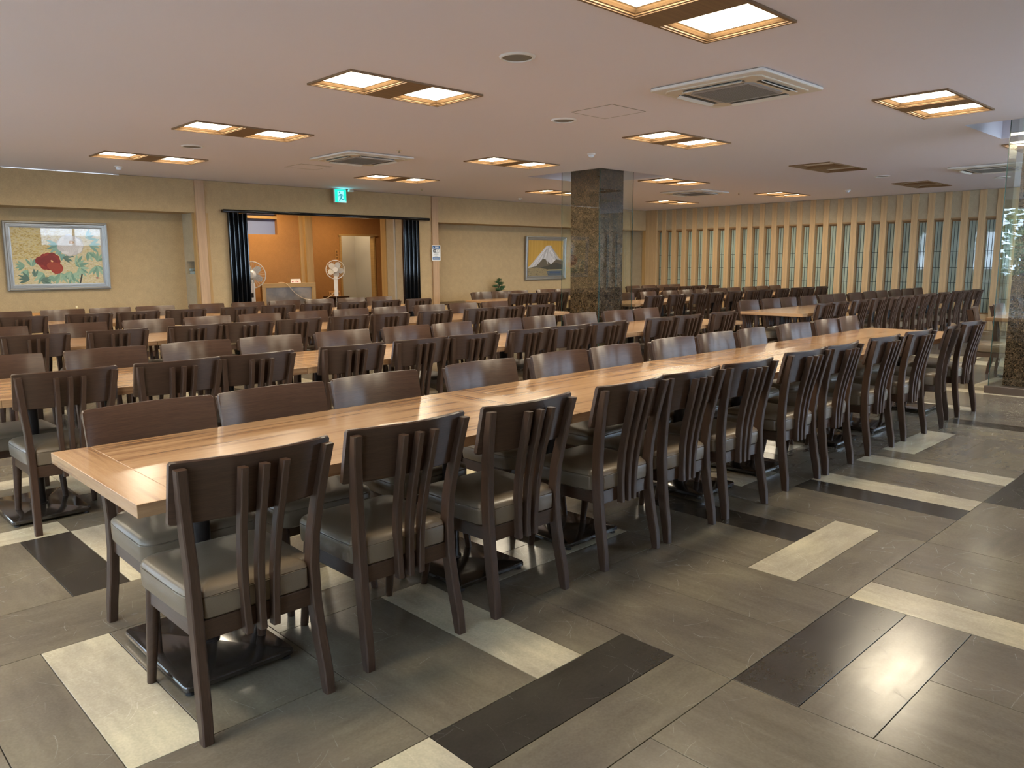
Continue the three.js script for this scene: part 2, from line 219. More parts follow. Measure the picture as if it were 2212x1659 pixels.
// ---------------------------------------------------------------- back wall with two display niches and the curtained opening
{
  const w = structure('wall_back', 'beige papered back wall with two display niches', 'wall');
  const H = 2.184, ZN = -13.16, T = -13.26;
  mesh('niche_header', box(XL, 5.19, H, C - 0.011, T, ZB), M.wall, w);
  mesh('niche_back', box(XL, 5.36, 0, C + 0.05, T - 0.1, ZN), M.wall, w);
  mesh('niche_ledge', box(XL, 5.19, 0, 0.50, ZN, ZB), M.wall, w);
  mesh('ledge_board', rbox(XL, 5.19, 0.50, 0.53, ZN, ZB + 0.012, 0.004), M.darkWood, w);
  // pier beside the first niche, with a small alcove in its side
  const a0 = -13.085, a1 = -12.77, h0 = 1.21, h1 = 1.415;
  mesh('niche_side', merge(box(5.19, 5.42, 0.53, h0, ZN, ZB - 0.1), box(5.19, 5.42, h1, H, ZN, ZB - 0.1), box(5.19, 5.42, h0, h1, ZN, a0), box(5.19, 5.42, h0, h1, a1, ZB - 0.1), box(5.38, 5.42, h0, h1, a0, a1)), M.wallPale, w);
  mesh('side_board', swapUV(box(5.19, 5.42, 0, H, ZB - 0.1, ZB)), M.woodTrim, w);
  mesh('pier', merge(box(5.42, 5.92, 0, C - 0.011, ZN, ZB), box(5.19, 5.42, H, C - 0.011, ZN, ZB)), M.wall, w);
  mesh('opening_header', box(5.92, 9.40, 2.215, C - 0.011, -12.86, ZB), M.wall, w);
  mesh('pier', box(9.40, 10.15, 0, C - 0.011, -12.86, ZB), M.wall, w);
  mesh('niche_header', box(10.15, XR + 0.3, H, C - 0.011, T, ZB), M.wall, w);
  mesh('niche_back', box(10.0, XR + 0.3, 0, C + 0.05, T, ZN), M.wall, w);
  mesh('niche_side', box(10.0, 10.15, 0, C, ZN, -12.86), M.wall, w);
  mesh('niche_ledge', box(10.15, XR, 0, 0.50, ZN, ZB), M.wall, w);
  mesh('ledge_board', rbox(10.15, XR, 0.50, 0.53, ZN, ZB + 0.012, 0.004), M.darkWood, w);
  mesh('niche_side', box(XR - 0.0, XR + 0.3, 0.53, H, ZN, ZB - 0.1), M.wallPale, w);
  mesh('side_board', swapUV(box(XR - 0.03, XR + 0.1, 0, H, ZB - 0.1, ZB)), M.woodTrim, w);
  [[1, 5.215, 5.36], [2, 9.985, 10.14]].forEach(([k, x0, x1]) => { const t = structure('trim_' + k, k === 1 ? 'pale wooden post beside the flower painting niche' : 'pale wooden post carrying the blue notice', 'post'); mesh('post', swapUV(rbox(x0, x1, 0, C - 0.011, ZB - 0.02, ZB + 0.035, 0.003)), M.postPink, t); });
  mesh('ceiling_gap', box(XL, XR + 0.3, C - 0.011, C + 0.05, -12.86, ZB - 0.025), M.wall, w);
  // concealed door in the second niche: flush leaf and knob
  const d = structure('door_1', 'flush papered door with small metal knob', 'door'); mesh('door_leaf', rbox(10.40, 11.25, 0.54, 2.17, ZN, ZN + 0.012, 0.003), M.wall, d);
  const kn = lathe([[0, 0.052], [0.018, 0.05], [0.026, 0.04], [0.026, 0.03], [0.012, 0.022], [0.011, 0.01], [0.028, 0.006], [0.028, 0]], 20); kn.rotateX(Math.PI / 2); kn.translate(10.50, 1.21, ZN + 0.012); mesh('knob', kn, M.chrome, d);
}

// ---------------------------------------------------------------- lobby behind the opening
{
  const lw = structure('wall_lobby', 'terracotta walls of the lobby behind the curtain', 'wall');
  mesh('side_wall', box(4.9, 5.0, 0, C, -14.75, T_()), M.orange, lw);
  // near-left wall with transom
  mesh('panel_wall', merge(box(5.0, 6.95, 0, C, -14.75, -14.6), box(7.63, 8.10, 0, C, -14.75, -14.6), box(6.95, 7.63, 0, 1.945, -14.75, -14.6), box(6.95, 7.63, 2.335, C, -14.75, -14.6)), M.orange, lw);
  mesh('transom_bar', box(6.95, 7.63, 2.25, 2.30, -14.75, -14.6), M.woodTrim, lw);
  mesh('transom_panel', box(6.95, 7.63, 1.945, 2.335, -14.74, -14.70), M.transom, lw);
  mesh('corner_post', swapUV(merge(rbox(8.10, 8.19, 0, C, -14.78, -14.57, 0.004), rbox(8.19, 8.35, 0, C, -14.80, -14.50, 0.004))), M.woodTrim, lw);
  mesh('return_wall', box(8.2, 8.32, 0, C, -16.3, -14.78), M.orange, lw);
  mesh('end_wall', merge(box(8.2, 10.11, 0, C, -16.42, -16.3), box(11.05, 13.0, 0, C, -16.42, -16.3), box(10.11, 11.05, 2.03, C, -16.42, -16.3)), M.orange, lw);
  mesh('door_lintel', rbox(10.05, 11.14, 2.02, 2.06, -16.32, -16.25, 0.003), M.woodTrim, lw);
  mesh('door_jamb', rbox(10.08, 10.13, 0, 2.02, -16.42, -16.27, 0.003), M.woodTrim, lw);
  mesh('door_jamb', rbox(11.03, 11.08, 0, 2.02, -16.42, -16.27, 0.003), M.woodTrim, lw);
  mesh('corridor_wall', merge(box(9.9, 10.0, 0, C, -17.6, -16.42), box(11.35, 11.45, 0, C, -17.6, -16.42), box(9.9, 11.45, 0, C, -17.7, -17.6)), M.corridor, lw);
  mesh('right_wall', box(9.40, 9.52, 0, C, -13.40, -12.86), M.wallPale, lw);
  mesh('corner_post', swapUV(rbox(9.38, 9.54, 0, C, -13.58, -13.40, 0.004)), M.woodTrim, lw);
  mesh('panel_joint', box(9.385, 9.40, 0, C, -13.13, -13.08), M.dull, lw);
  mesh('far_right_wall', merge(box(9.52, 13.0, 0, C, -13.36, -13.26), box(12.9, 13.0, 0, C, -16.3, -13.36)), M.orange, lw);
  const lf = structure('floor_lobby', 'brown lobby floor', 'floor'); mesh('floor_slab', box(4.9, 13.0, -0.1, 0.0, -17.7, ZB - 0.6), mat(RGB(0.16, 0.11, 0.07), 0.4), lf);
  const lc = structure('ceiling_lobby', 'lobby ceiling', 'ceiling'); mesh('ceiling_board', box(4.9, 13.0, C, C + 0.15, -17.7, ZB - 0.6), M.ceiling, lc);
}
function T_() { return -13.26; }

// ---------------------------------------------------------------- right wall: timber posts with slot windows
{
  const w = structure('wall_right', 'row of pale timber posts framing narrow slot windows', 'wall');
  const P0 = -12.104, DP = 0.3072, n = 45, D = 0.25;
  const postG = swapUV(rbox(XR, XR + D, 0, C - 0.010, -0.0615, 0.0615, 0.004)), panelG = box(XR + 0.02, XR + D, 2.184, C - 0.010, -0.093, 0.093), sillG = box(XR + 0.02, XR + D, 0, 0.30, -0.093, 0.093);
  const revealG = box(XR + 0.02, XR + D, 2.15, 2.184, -0.093, 0.093);
  mesh('outer_wall', merge(box(XR + D + 0.06, XR + D + 0.2, 0, 0.30, ZB - 0.6, ZF), box(XR + D + 0.06, XR + D + 0.2, 2.15, 3.2, ZB - 0.6, ZF)), M.dull, w);
  mesh('ceiling_gap', box(XR + 0.04, XR + D, C - 0.010, C + 0.05, ZB, ZF), M.wallPale, w);
  mesh('corner_post', swapUV(rbox(XR - 0.03, XR + D, 0, C, ZB, P0 - DP + 0.10, 0.004)), M.post, w);
  for (let k = 0; k < n; k++) {
    const z = P0 + DP * k; if (z > ZF - 0.1) break;
    const p = mesh('post', postG, M.post, w); p.position.z = z;
    const zc = z - DP / 2; const up = mesh('upper_panel', panelG, M.wallPale, w); up.position.z = zc; const si = mesh('sill_panel', sillG, M.post, w); si.position.z = zc; const so = mesh('head_board', revealG, M.reveal, w); so.position.z = zc;
  }
  const paneG = box(0, 0.008, 0.30, 2.15, -0.093, 0.093), bars = [];
  for (const zz of [-0.035, 0.028]) bars.push(box(-0.008, 0.0, 0.33, 2.12, zz - 0.004, zz + 0.004));
  for (const h of [0.60, 0.908, 1.212, 1.528]) bars.push(box(-0.007, 0.0, h - 0.005, h + 0.005, -0.088, 0.088));
  const barG = merge(bars), frameG = merge(box(-0.02, 0.0, 0.30, 2.15, -0.093, -0.081), box(-0.02, 0.0, 0.30, 2.15, 0.081, 0.093), box(-0.02, 0, 2.12, 2.15, -0.081, 0.081), box(-0.02, 0, 0.30, 0.33, -0.081, 0.081));
  for (let k = 0; k < n; k++) {
    const z = P0 + DP * k; if (z > ZF - 0.1) break;
    const wn = new THREE.Group(); wn.name = 'window_' + (k + 1); wn.userData = { kind: 'structure', label: 'narrow frosted slot window between two pale posts', category: 'window', group: 'slot windows along the right wall' }; wn.position.set(XR + 0.125, 0, z - DP / 2); scene.add(wn);
    mesh('frame', frameG, M.reveal, wn); mesh('pane', paneG, M.frost, wn); mesh('muntins', barG, M.muntin, wn);
  }
}

// ---------------------------------------------------------------- left and front walls with daylight windows (outside the frame)
{
  const build = (name, label, len, place, from, solid = 0) => {
    const w = structure(name, label, 'wall'), H0 = 0.95, H1 = 2.56, n = Math.round(len / 2.3), ww = 1.96, pitch = len / n; const parts = [box(0, len, 0, H0, 0, 0.2), box(0, len, H1, 3.15, 0, 0.2)];
    parts.push(box(0, pitch * solid + (pitch - ww) / 2, H0, H1, 0, 0.2));
    for (let k = solid + 1; k <= n; k++) parts.push(box(Math.max(0, k * pitch - (pitch - ww) / 2), Math.min(len, k * pitch + (pitch - ww) / 2), H0, H1, 0, 0.2));
    const g = merge(parts); place(mesh('masonry', g, M.wallPale, w));
    for (let k = solid; k < n; k++) {
      const a = k * pitch + (pitch - ww) / 2, b = a + ww, m = (a + b) / 2, wn = new THREE.Group(); wn.name = 'window_' + (from + k); wn.userData = { kind: 'structure', label: 'two-light daylight window with dark frame', category: 'window', group: 'daylight windows behind the photographer' }; scene.add(wn); place(wn);
      mesh('frame', merge(box(a, a + 0.05, H0, H1, 0.06, 0.12), box(b - 0.05, b, H0, H1, 0.06, 0.12), box(a, b, H0, H0 + 0.05, 0.06, 0.12), box(a, b, H1 - 0.05, H1, 0.06, 0.12), box(m - 0.03, m + 0.03, H0, H1, 0.06, 0.12), box(a, b, 1.62, 1.65, 0.07, 0.11)), M.reveal, wn);
      mesh('pane', box(a + 0.05, m - 0.03, H0 + 0.05, H1 - 0.05, 0.088, 0.092), M.window, wn); mesh('pane', box(m + 0.03, b - 0.05, H0 + 0.05, H1 - 0.05, 0.088, 0.092), M.window, wn);
    }
  };
  build('wall_left', 'wall with daylight windows left of the photographer', ZF - ZB + 0.6, (o) => { o.rotation.y = -Math.PI / 2; o.position.set(XL, 0, ZB - 0.6); }, 101);
  build('wall_front', 'wall with daylight windows behind the photographer', XR + 0.45 - XL, (o) => { o.position.set(XL, 0, ZF); }, 201, 4);
  for (const [k, [x, z, h]] of [[-7.2, 1.2, 4.8], [-7.4, -2.3, 4.4], [-7.1, -5.8, 5.0], [-7.4, -9.3, 4.6], [-7.2, -12.8, 5.0]].entries()) { // garden trees, seen mirrored in the glass of the right pillar
    const t = thing('garden_tree', `leafy garden tree outside the left windows, ${ORD[k]} from the camera side`, 'tree', [x, -0.32, z], 0, 'garden trees outside'), r = rng(900 + k), lf = [];
    mesh('trunk', tube([[0, 0, 0], [0.05, h * 0.3, 0.03], [-0.04, h * 0.6, 0], [0, h * 0.85, 0]], 0.09, 12, 8), mat(RGB(0.10, 0.075, 0.05), 0.9), t);
    const leaf = new THREE.CircleGeometry(0.12, 5); leaf.scale(1, 0.55, 1);
    for (let i = 0; i < 1300; i++) { const g = leaf.clone(); g.rotateX(r() * 6.28); g.rotateY(r() * 6.28); const a = r() * 6.28, q = Math.sqrt(r()) * 1.5, yy = h * (0.25 + 0.8 * r()), w = Math.sin(Math.min(1, (yy / h - 0.2) / 0.9) * Math.PI); g.translate(Math.cos(a) * q * (0.35 + 0.65 * w), yy, Math.sin(a) * q * (0.35 + 0.65 * w)); lf.push(g); }
    const f = mesh('foliage', merge(lf), mat(RGB(0.16, 0.26, 0.10), 0.6, { side: THREE.DoubleSide }), t); f.userData.kind = 'stuff';
  }
  const g = structure('ground', 'pale paving outside the building', 'ground'); mesh('paving', box(-40, 60, -0.5, -0.32, -60, 50), mat(RGB(0.45, 0.45, 0.43), 0.9), g);
}

// ---------------------------------------------------------------- granite pillars in glass cases
function pillar(name, label, x0, x1, z0, z1, g0, g1, h0, h1) {
  const t = structure(name, label, 'pillar');
  mesh('plinth', rbox(x0 - 0.03, x1 + 0.03, 0, 0.075, z0 - 0.03, z1 + 0.03, 0.004), M.plinth, t);
  mesh('core', box(g0 + 0.02, g1 - 0.02, 0.075, 3.1, h0 + 0.02, h1 - 0.02), M.grout, t);
  for (let k = -1; k < 8; k++) {
    const a = Math.max(0.075, 0.08 + 0.355 * k + 0.355 * 0) + 0.0015, b = 0.08 + 0.355 * (k + 1) - 0.0015; if (b < 0.2) continue;
    const seed = (k + 3) * 0.37;
    for (const gg of [rbox(g0, g0 + 0.025, a, b, h0, h1, 0.0015, 1), rbox(g1 - 0.025, g1, a, b, h0, h1, 0.0015, 1), rbox(g0 + 0.025, g1 - 0.025, a, b, h1 - 0.025, h1, 0.0015, 1), rbox(g0 + 0.025, g1 - 0.025, a, b, h0, h0 + 0.025, 0.0015, 1)]) mesh('granite_slab', shiftUV(gg, seed, seed * 1.7), M.granite, t);
  }
  const y0 = 0.075, y1 = 3.05, d = 0.006;
  mesh('glass_pane', box(x0, x0 + 0.002, y0, y1, z0 + d, z1 - d), M.glass, t); mesh('glass_pane', box(x1 - 0.002, x1, y0, y1, z0 + d, z1 - d), M.glass, t);
  mesh('glass_pane', box(x0 + d, x1 - d, y0, y1, z1 - 0.002, z1), M.glass, t); mesh('glass_pane', box(x0 + d, x1 - d, y0, y1, z0, z0 + 0.002), M.glass, t);
  for (const [x, z] of [[x0, z0], [x0, z1], [x1, z0], [x1, z1]]) mesh('glass_edge', box(x - 0.003, x + 0.003, y0, y1, z - 0.003, z + 0.003), M.glassEdge, t);
}
pillar('pillar_glass_cased', 'brown granite pillar in a glass case amid the tables', 9.0, 9.785, -8.2, -7.455, 9.09, 9.67, -8.1, -7.55);
pillar('pillar_glass_cased_001', 'brown granite pillar in a glass case at right edge', 9.02, 9.81, -2.29, -1.50, 9.12, 9.70, -2.19, -1.61);

// ---------------------------------------------------------------- ceiling lamps: wooden double coffers with glowing diffusers
{
  const ring = (a, b, y, ch = 0) => [[-a, y, -b], [-a, y, b], [a, y, b], [a, y, -b]];
  const loft = (rs) => { const p = [], idx = []; rs.forEach((r) => r.forEach((q) => p.push(...q))); for (let i = 0; i < rs.length - 1; i++) for (let k = 0; k < 4; k++) { const a = i * 4 + k, b = i * 4 + (k + 1) % 4; idx.push(a, b, a + 4, b, b + 4, a + 4); } const g = new THREE.BufferGeometry(); g.setAttribute('position', new THREE.Float32BufferAttribute(p, 3)); g.setIndex(idx); let q = g.toNonIndexed(); q.computeVertexNormals(); return boxUV(q); };
  // stepped frame profile, from the visible rim up to the diffuser and back over the top
  const a = 0.262, b = 0.298; // half opening of one coffer incl. rim
  const steps = (o) => [[0, -0.014], [0.018, -0.014], [0.020, -0.008], [0.032, -0.008], [0.034, -0.002], [0.044, 0.000], [0.060, 0.010], [0.076, 0.024], [0.076, 0.030], [0.0, 0.034], [0, -0.014]];
  const coffer = loft(steps().map(([i, y]) => ring(a - i, b - i, C + y)));
  const diff = box(-(a - 0.074), a - 0.074, C + 0.020, C + 0.026, -(b - 0.074), b - 0.074);
  const bar = box(-0.625 + 2 * a, 0.625 - 2 * a, C - 0.014, C + 0.02, -b, b);
  const on = mat(RGB(0.9, 0.86, 0.75), 0.5, { emissive: RGB(1.0, 0.90, 0.66), emissiveIntensity: 4.5 }), off = mat(RGB(0.75, 0.74, 0.70), 0.5);
  const rows = ['nearest the camera', 'in the second lamp row', 'in the third lamp row', 'along the back wall'];
  lampSpots.forEach(([x, z, dark], n) => {
    const j = Math.round((LZ - z) / SZ), i = Math.round((x - LX) / SX);
    const lab = i < 0 ? `wood framed double ceiling lamp ${rows[j]}, beyond the left edge` : `${dark ? 'unlit' : 'lit'} wood framed double ceiling lamp ${rows[j]}, ${ORD[i]} from left`;
    const t = thing('ceiling_lamp', lab, 'ceiling lamp', [x, 0, z], 0, 'recessed double ceiling lamps');
    mesh('centre_bar', bar, M.lampWood, t);
    for (const s of [-1, 1]) {
      const f = mesh('frame', coffer, M.lampWood, t); f.position.x = s * (0.625 - a);
      const d = mesh('diffuser', diff, dark ? off : on, t); d.position.x = s * (0.625 - a);
      if (!dark) { const L = new THREE.RectAreaLight(LAMP, LAMP_POWER, 2 * (a - 0.08), 2 * (b - 0.08)); L.position.set(s * (0.625 - a), C + 0.017, 0); L.rotation.x = -Math.PI / 2; L.name = 'diffuser_light'; t.add(L); }
    }
  });
}
// lobby and corridor lamps (hidden above the opening header)
for (const [x, z, p, lab] of [[7.2, -13.75, 44, 'square lobby ceiling lamp above the marble screen'], [9.6, -15.2, 36, 'square lobby ceiling lamp before the terracotta wall'], [10.7, -17.0, 11, 'square ceiling lamp in the corridor behind the doorway']]) {
  const t = thing('lobby_lamp', lab, 'ceiling lamp', [x, C, z], 0, 'lobby ceiling lamps');
  mesh('rim', rbox(-0.2, 0.2, -0.03, 0, -0.2, 0.2, 0.006), M.white, t);
  mesh('diffuser', rbox(-0.17, 0.17, -0.036, -0.03, -0.17, 0.17, 0.003), mat(RGB(0.9, 0.85, 0.7), 0.5, { emissive: RGB(1, 0.8, 0.5), emissiveIntensity: 3 }), t);
  const L = new THREE.RectAreaLight(RGB(1, 0.76, 0.45), p, 0.32, 0.32); L.position.set(0, -0.045, 0); L.rotation.x = -Math.PI / 2; t.add(L);
}

// ---------------------------------------------------------------- tables
function legGroup(t, x) {
  const p = new THREE.Group(); p.name = 'pedestal'; p.position.x = x; t.add(p);
  mesh('base_plate', plateG, M.plate, p); mesh('column', colG, M.column, p); mesh('top_bracket', brkG, M.column, p); for (const [a, b] of [[-1, -1], [-1, 1], [1, -1], [1, 1]]) { const f = mesh('glide', glideG, M.rubber, p); f.position.set(a * 0.165, 0, b * 0.26); }
}
const plateG = (() => { const rr = []; const P = (e) => { const o = []; const A = 0.19 - e, B = 0.285 - e, r = Math.max(0.004, 0.022 - e); for (const [cx, cz, s] of [[A - r, B - r, 0], [-(A - r), B - r, 1], [-(A - r), -(B - r), 2], [A - r, -(B - r), 3]]) for (let k = 0; k <= 4; k++) { const q = (s + k / 4) * Math.PI / 2; o.push([cx + r * Math.cos(q), 0, cz + r * Math.sin(q)]); } return o.reverse(); }; for (const [e, y] of [[0.004, 0.014], [0, 0.018], [0, 0.030], [0.003, 0.034], [0.006, 0.035]]) rr.push(P(e).map(([x, , z]) => [x, y, z])); return skin(rr, 0.6); })();
const colG = lathe([[0.044, 0.034], [0.044, 0.04], [0.035, 0.042], [0.035, 0.64]], 24);
const brkG = merge(rbox(-0.03, 0.03, 0.635, 0.66, -0.30, 0.30, 0.004), rbox(-0.16, 0.16, 0.637, 0.66, -0.03, 0.03, 0.004));
const glideG = new THREE.CylinderGeometry(0.014, 0.016, 0.015, 12).translate(0, 0.0075, 0);
const topCache = {};
function topGeos(len) {
  if (topCache[len]) return topCache[len]; const b = 0.125, h = len / 2 - 0.0012, W = 0.43, y0 = 0.66, y1 = 0.70;
  return topCache[len] = [rbox(-h + b + 0.0008, h - b - 0.0008, y0, y1, -W, W, 0.0018), shiftUV(swapTopUV(rbox(-h, -h + b, y0, y1, -W, W, 0.0018)), 0.31, 0.2), shiftUV(swapTopUV(rbox(h - b, h, y0, y1, -W, W, 0.0018)), 0.77, 0.55), box(-h + b - 0.01, h - b + 0.01, y0 + 0.002, y1 - 0.002, -W + 0.004, W - 0.004)];
}
const tr = rng(31);
function table(x, z, len, label, group) {
  const t = thing('dining_table', label, 'table', [x, 0, z], 0, group), g = topGeos(len);
  const c = shiftUV(g[0].clone(), tr() * 1.8, 0);
  mesh('table_top', c, M.table, t); mesh('end_band', g[1], M.table, t); mesh('end_band', g[2], M.table, t); mesh('top_core', g[3], M.darkWood, t);
  legGroup(t, -len / 2 + 0.335); legGroup(t, len / 2 - 0.335);
}
const ROWN = ['front', 'second', 'third', 'fourth'];
const leftRows = [[-2.635], [-4.895], [-7.47], [-10.12]];
leftRows.forEach(([z], r) => { for (let k = 0; k < 4; k++) table(0.69 + 0.9 + 1.8 * k, z, 1.8, `wood laminate table, ${ORD[k]} from left in ${ROWN[r]} row left of pillars`, 'tables in long rows left of the pillars'); });
const rightRows = [[10.1, -2.22, 1.8, 2], [9.39, -4.92, 1.8, 4], [9.95, -7.93, 1.65, 4], [9.2, -10.29, 1.8, 4]];
rightRows.forEach(([x, z, len, n], r) => { for (let k = 0; k < n; k++) table(x + len * (k + 0.5), z, len, `wood laminate table, ${ORD[k]} from left in ${ROWN[r]} row beside slot windows`, 'tables in rows beside the slot windows'); });

// ---------------------------------------------------------------- chairs
function makeChair() {
  const t = new THREE.Group(); t.name = 'dining_chair'; t.userData = { label: '', category: 'chair', group: 'dining chairs along the tables' };
  // side profile of the rear posts: [height, z, x]
  const prof = [[0, -0.232, 0.197], [0.08, -0.222, 0.195], [0.18, -0.203, 0.190], [0.30, -0.186, 0.186], [0.42, -0.180, 0.186], [0.52, -0.185, 0.191], [0.62, -0.200, 0.202], [0.72, -0.222, 0.213], [0.812, -0.246, 0.222]];
  const zAt = (h) => { for (let i = 1; i < prof.length; i++) if (h <= prof[i][0]) { const [a, b] = [prof[i - 1], prof[i]], f = (h - a[0]) / (b[0] - a[0]); return a[1] + (b[1] - a[1]) * f; } return prof.at(-1)[1]; };
  for (const s of [-1, 1]) mesh('rear_post', bar(prof.map(([h, z, x]) => [s * x, h, z, 0.0155 + 0.001 * (h < 0.5 ? 1 : 0), h < 0.1 ? 0.0165 + 0.06 * h : h > 0.6 ? 0.0225 - (h - 0.6) * 0.03 : 0.0225], 0), 0.004), M.chair, t);
  // curved back panel in front of the posts
  { const n = 14, rings = []; const W = 0.242, y0 = 0.642, y1 = 0.83, th = 0.0085;
    const zc = (x, y) => zAt(Math.min(y, 0.82)) + 0.031 - 0.040 * (1 - (x / W) * (x / W));
    const sect = (x) => { const e = 0.004, dy = Math.abs(x) > W - 0.001 ? 0.005 : 0; const yA = y0 + dy, yB = y1 - dy, ym = (yA + yB) / 2, ys = [[yA, -th + e], [yA + e, -th], [ym, -th], [yB - e, -th], [yB, -th + e], [yB, th - e], [yB - e, th], [ym, th], [yA + e, th], [yA, th - e]]; return ys.map(([y, d]) => [x, y, zc(x, y) + d]); };
    for (let i = 0; i <= n; i++) rings.push(sect(-W + 2 * W * i / n)); rings.splice(1, 0, sect(-W + 0.005)); rings.splice(rings.length - 1, 0, sect(W - 0.005));
    rings.sort((p, q) => p[0][0] - q[0][0]);
    const g = skin(rings.map((r) => r.slice()), 0.6); const p = g.attributes.position, uv = g.attributes.uv; for (let i = 0; i < p.count; i++) uv.setXY(i, p.getX(i), p.getY(i)); mesh('back_panel', g, M.chair, t); }
  // three slats running down behind the panel to the rear rail
  for (const s of [-1, 0, 1]) { const st = []; for (let i = 0; i <= 9; i++) { const h = 0.275 + (0.797 - 0.275) * i / 9, f = i / 9; st.push([s * (0.043 + 0.020 * f), h, zAt(h) - 0.012 - 0.026 * Math.min(1, f * 1.3) + (s === 0 ? -0.002 : 0), 0.0115, 0.0165]); } mesh('slat', bar(st, 0.003), M.chair, t); }
  // rails
  const railG = (x0, z0, x1, z1, y0, y1, th) => { const L = Math.hypot(x1 - x0, z1 - z0), g = rbox(-L / 2, L / 2, y0, y1, -th / 2, th / 2, 0.003, 1); g.rotateY(-Math.atan2(z1 - z0, x1 - x0)); g.translate((x0 + x1) / 2, 0, (z0 + z1) / 2); return g; };
  mesh('rear_rail', railG(-0.185, -0.178, 0.185, -0.178, 0.285, 0.345, 0.022), M.chair, t);
  for (const s of [-1, 1]) mesh('side_rail', railG(s * 0.178, -0.18, s * 0.185, 0.17, 0.29, 0.345, 0.022), M.chair, t);
  mesh('front_rail', railG(-0.185, 0.172, 0.185, 0.172, 0.30, 0.345, 0.022), M.chair, t);
  for (const s of [-1, 1]) { const rr = []; for (const [y, r] of [[0, 0.0135], [0.004, 0.0145], [0.15, 0.018], [0.348, 0.0235]]) { const o = []; const f = y / 0.348; for (let k = 0; k < 12; k++) { const q = -k / 12 * 2 * Math.PI; o.push([s * (0.192 - 0.012 * f) + r * Math.cos(q), y, 0.225 - 0.055 * f + r * Math.sin(q)]); } rr.push(o); } mesh('front_leg', skin(rr, 0.6), M.chair, t); }
  // padded seat: rounded trapezium, narrower between the posts
  { const out = []; const corner = (cx, cz, r, a0, a1, n) => { for (let k = 0; k <= n; k++) { const q = a0 + (a1 - a0) * k / n; out.push([cx + r * Math.cos(q), cz + r * Math.sin(q)]); } };
    corner(0.212 - 0.05, 0.222 - 0.05, 0.05, 0, Math.PI / 2, 5); corner(-0.212 + 0.05, 0.222 - 0.05, 0.05, Math.PI / 2, Math.PI, 5);
    out.push([-0.206, -0.08]); corner(-0.202 + 0.02, -0.135, 0.02, Math.PI, Math.PI * 1.35, 2); out.push([-0.165, -0.165]); corner(-0.155, -0.182, 0.012, Math.PI, Math.PI * 1.5, 3); corner(0.155, -0.182, 0.012, Math.PI * 1.5, Math.PI * 2, 3); out.push([0.165, -0.165]); corner(0.202 - 0.02, -0.135, 0.02, Math.PI * 1.65, Math.PI * 2, 2); out.push([0.206, -0.08]);
    out.reverse(); const cz = 0.015, sc = (e, y) => out.map(([x, z]) => { const L = Math.hypot(x, z - cz), k = (L - e) / L; return [x * k, y, cz + (z - cz) * k]; });
    const seat = mesh('seat_cushion', skin([sc(0.012, 0.345), sc(0.002, 0.352), sc(0, 0.375), sc(0, 0.410), sc(0.0035, 0.4135), sc(0.0005, 0.417), sc(0.006, 0.429), sc(0.022, 0.438), sc(0.06, 0.444), sc(0.12, 0.447)], 0.75), M.leather, t);
    const seam = out.map(([x, z]) => { const L = Math.hypot(x, z - cz), k = (L - 0.0015) / L; return V(x * k, 0.4135, cz + (z - cz) * k); }); mesh('seam', new THREE.TubeGeometry(new THREE.CatmullRomCurve3(seam, true), 60, 0.0016, 4, true), M.leather, seat); }
  return t;
}
const chair0 = makeChair();
const cr = rng(404); let chairCount = 0;
function chair(x, zp, near, turn, label) {
  const off = 0.238, a = (near ? Math.PI : 0) + turn, o = chairCount++ ? chair0.clone() : chair0;
  o.name = numbered('dining_chair'); o.userData = { label, category: 'chair', group: 'dining chairs along the tables' };
  o.position.set(x + off * Math.sin(a), 0, zp + off * Math.cos(a)); o.rotation.set(0, a, 0); scene.add(o);
}
const T = (d) => d * Math.PI / 180;
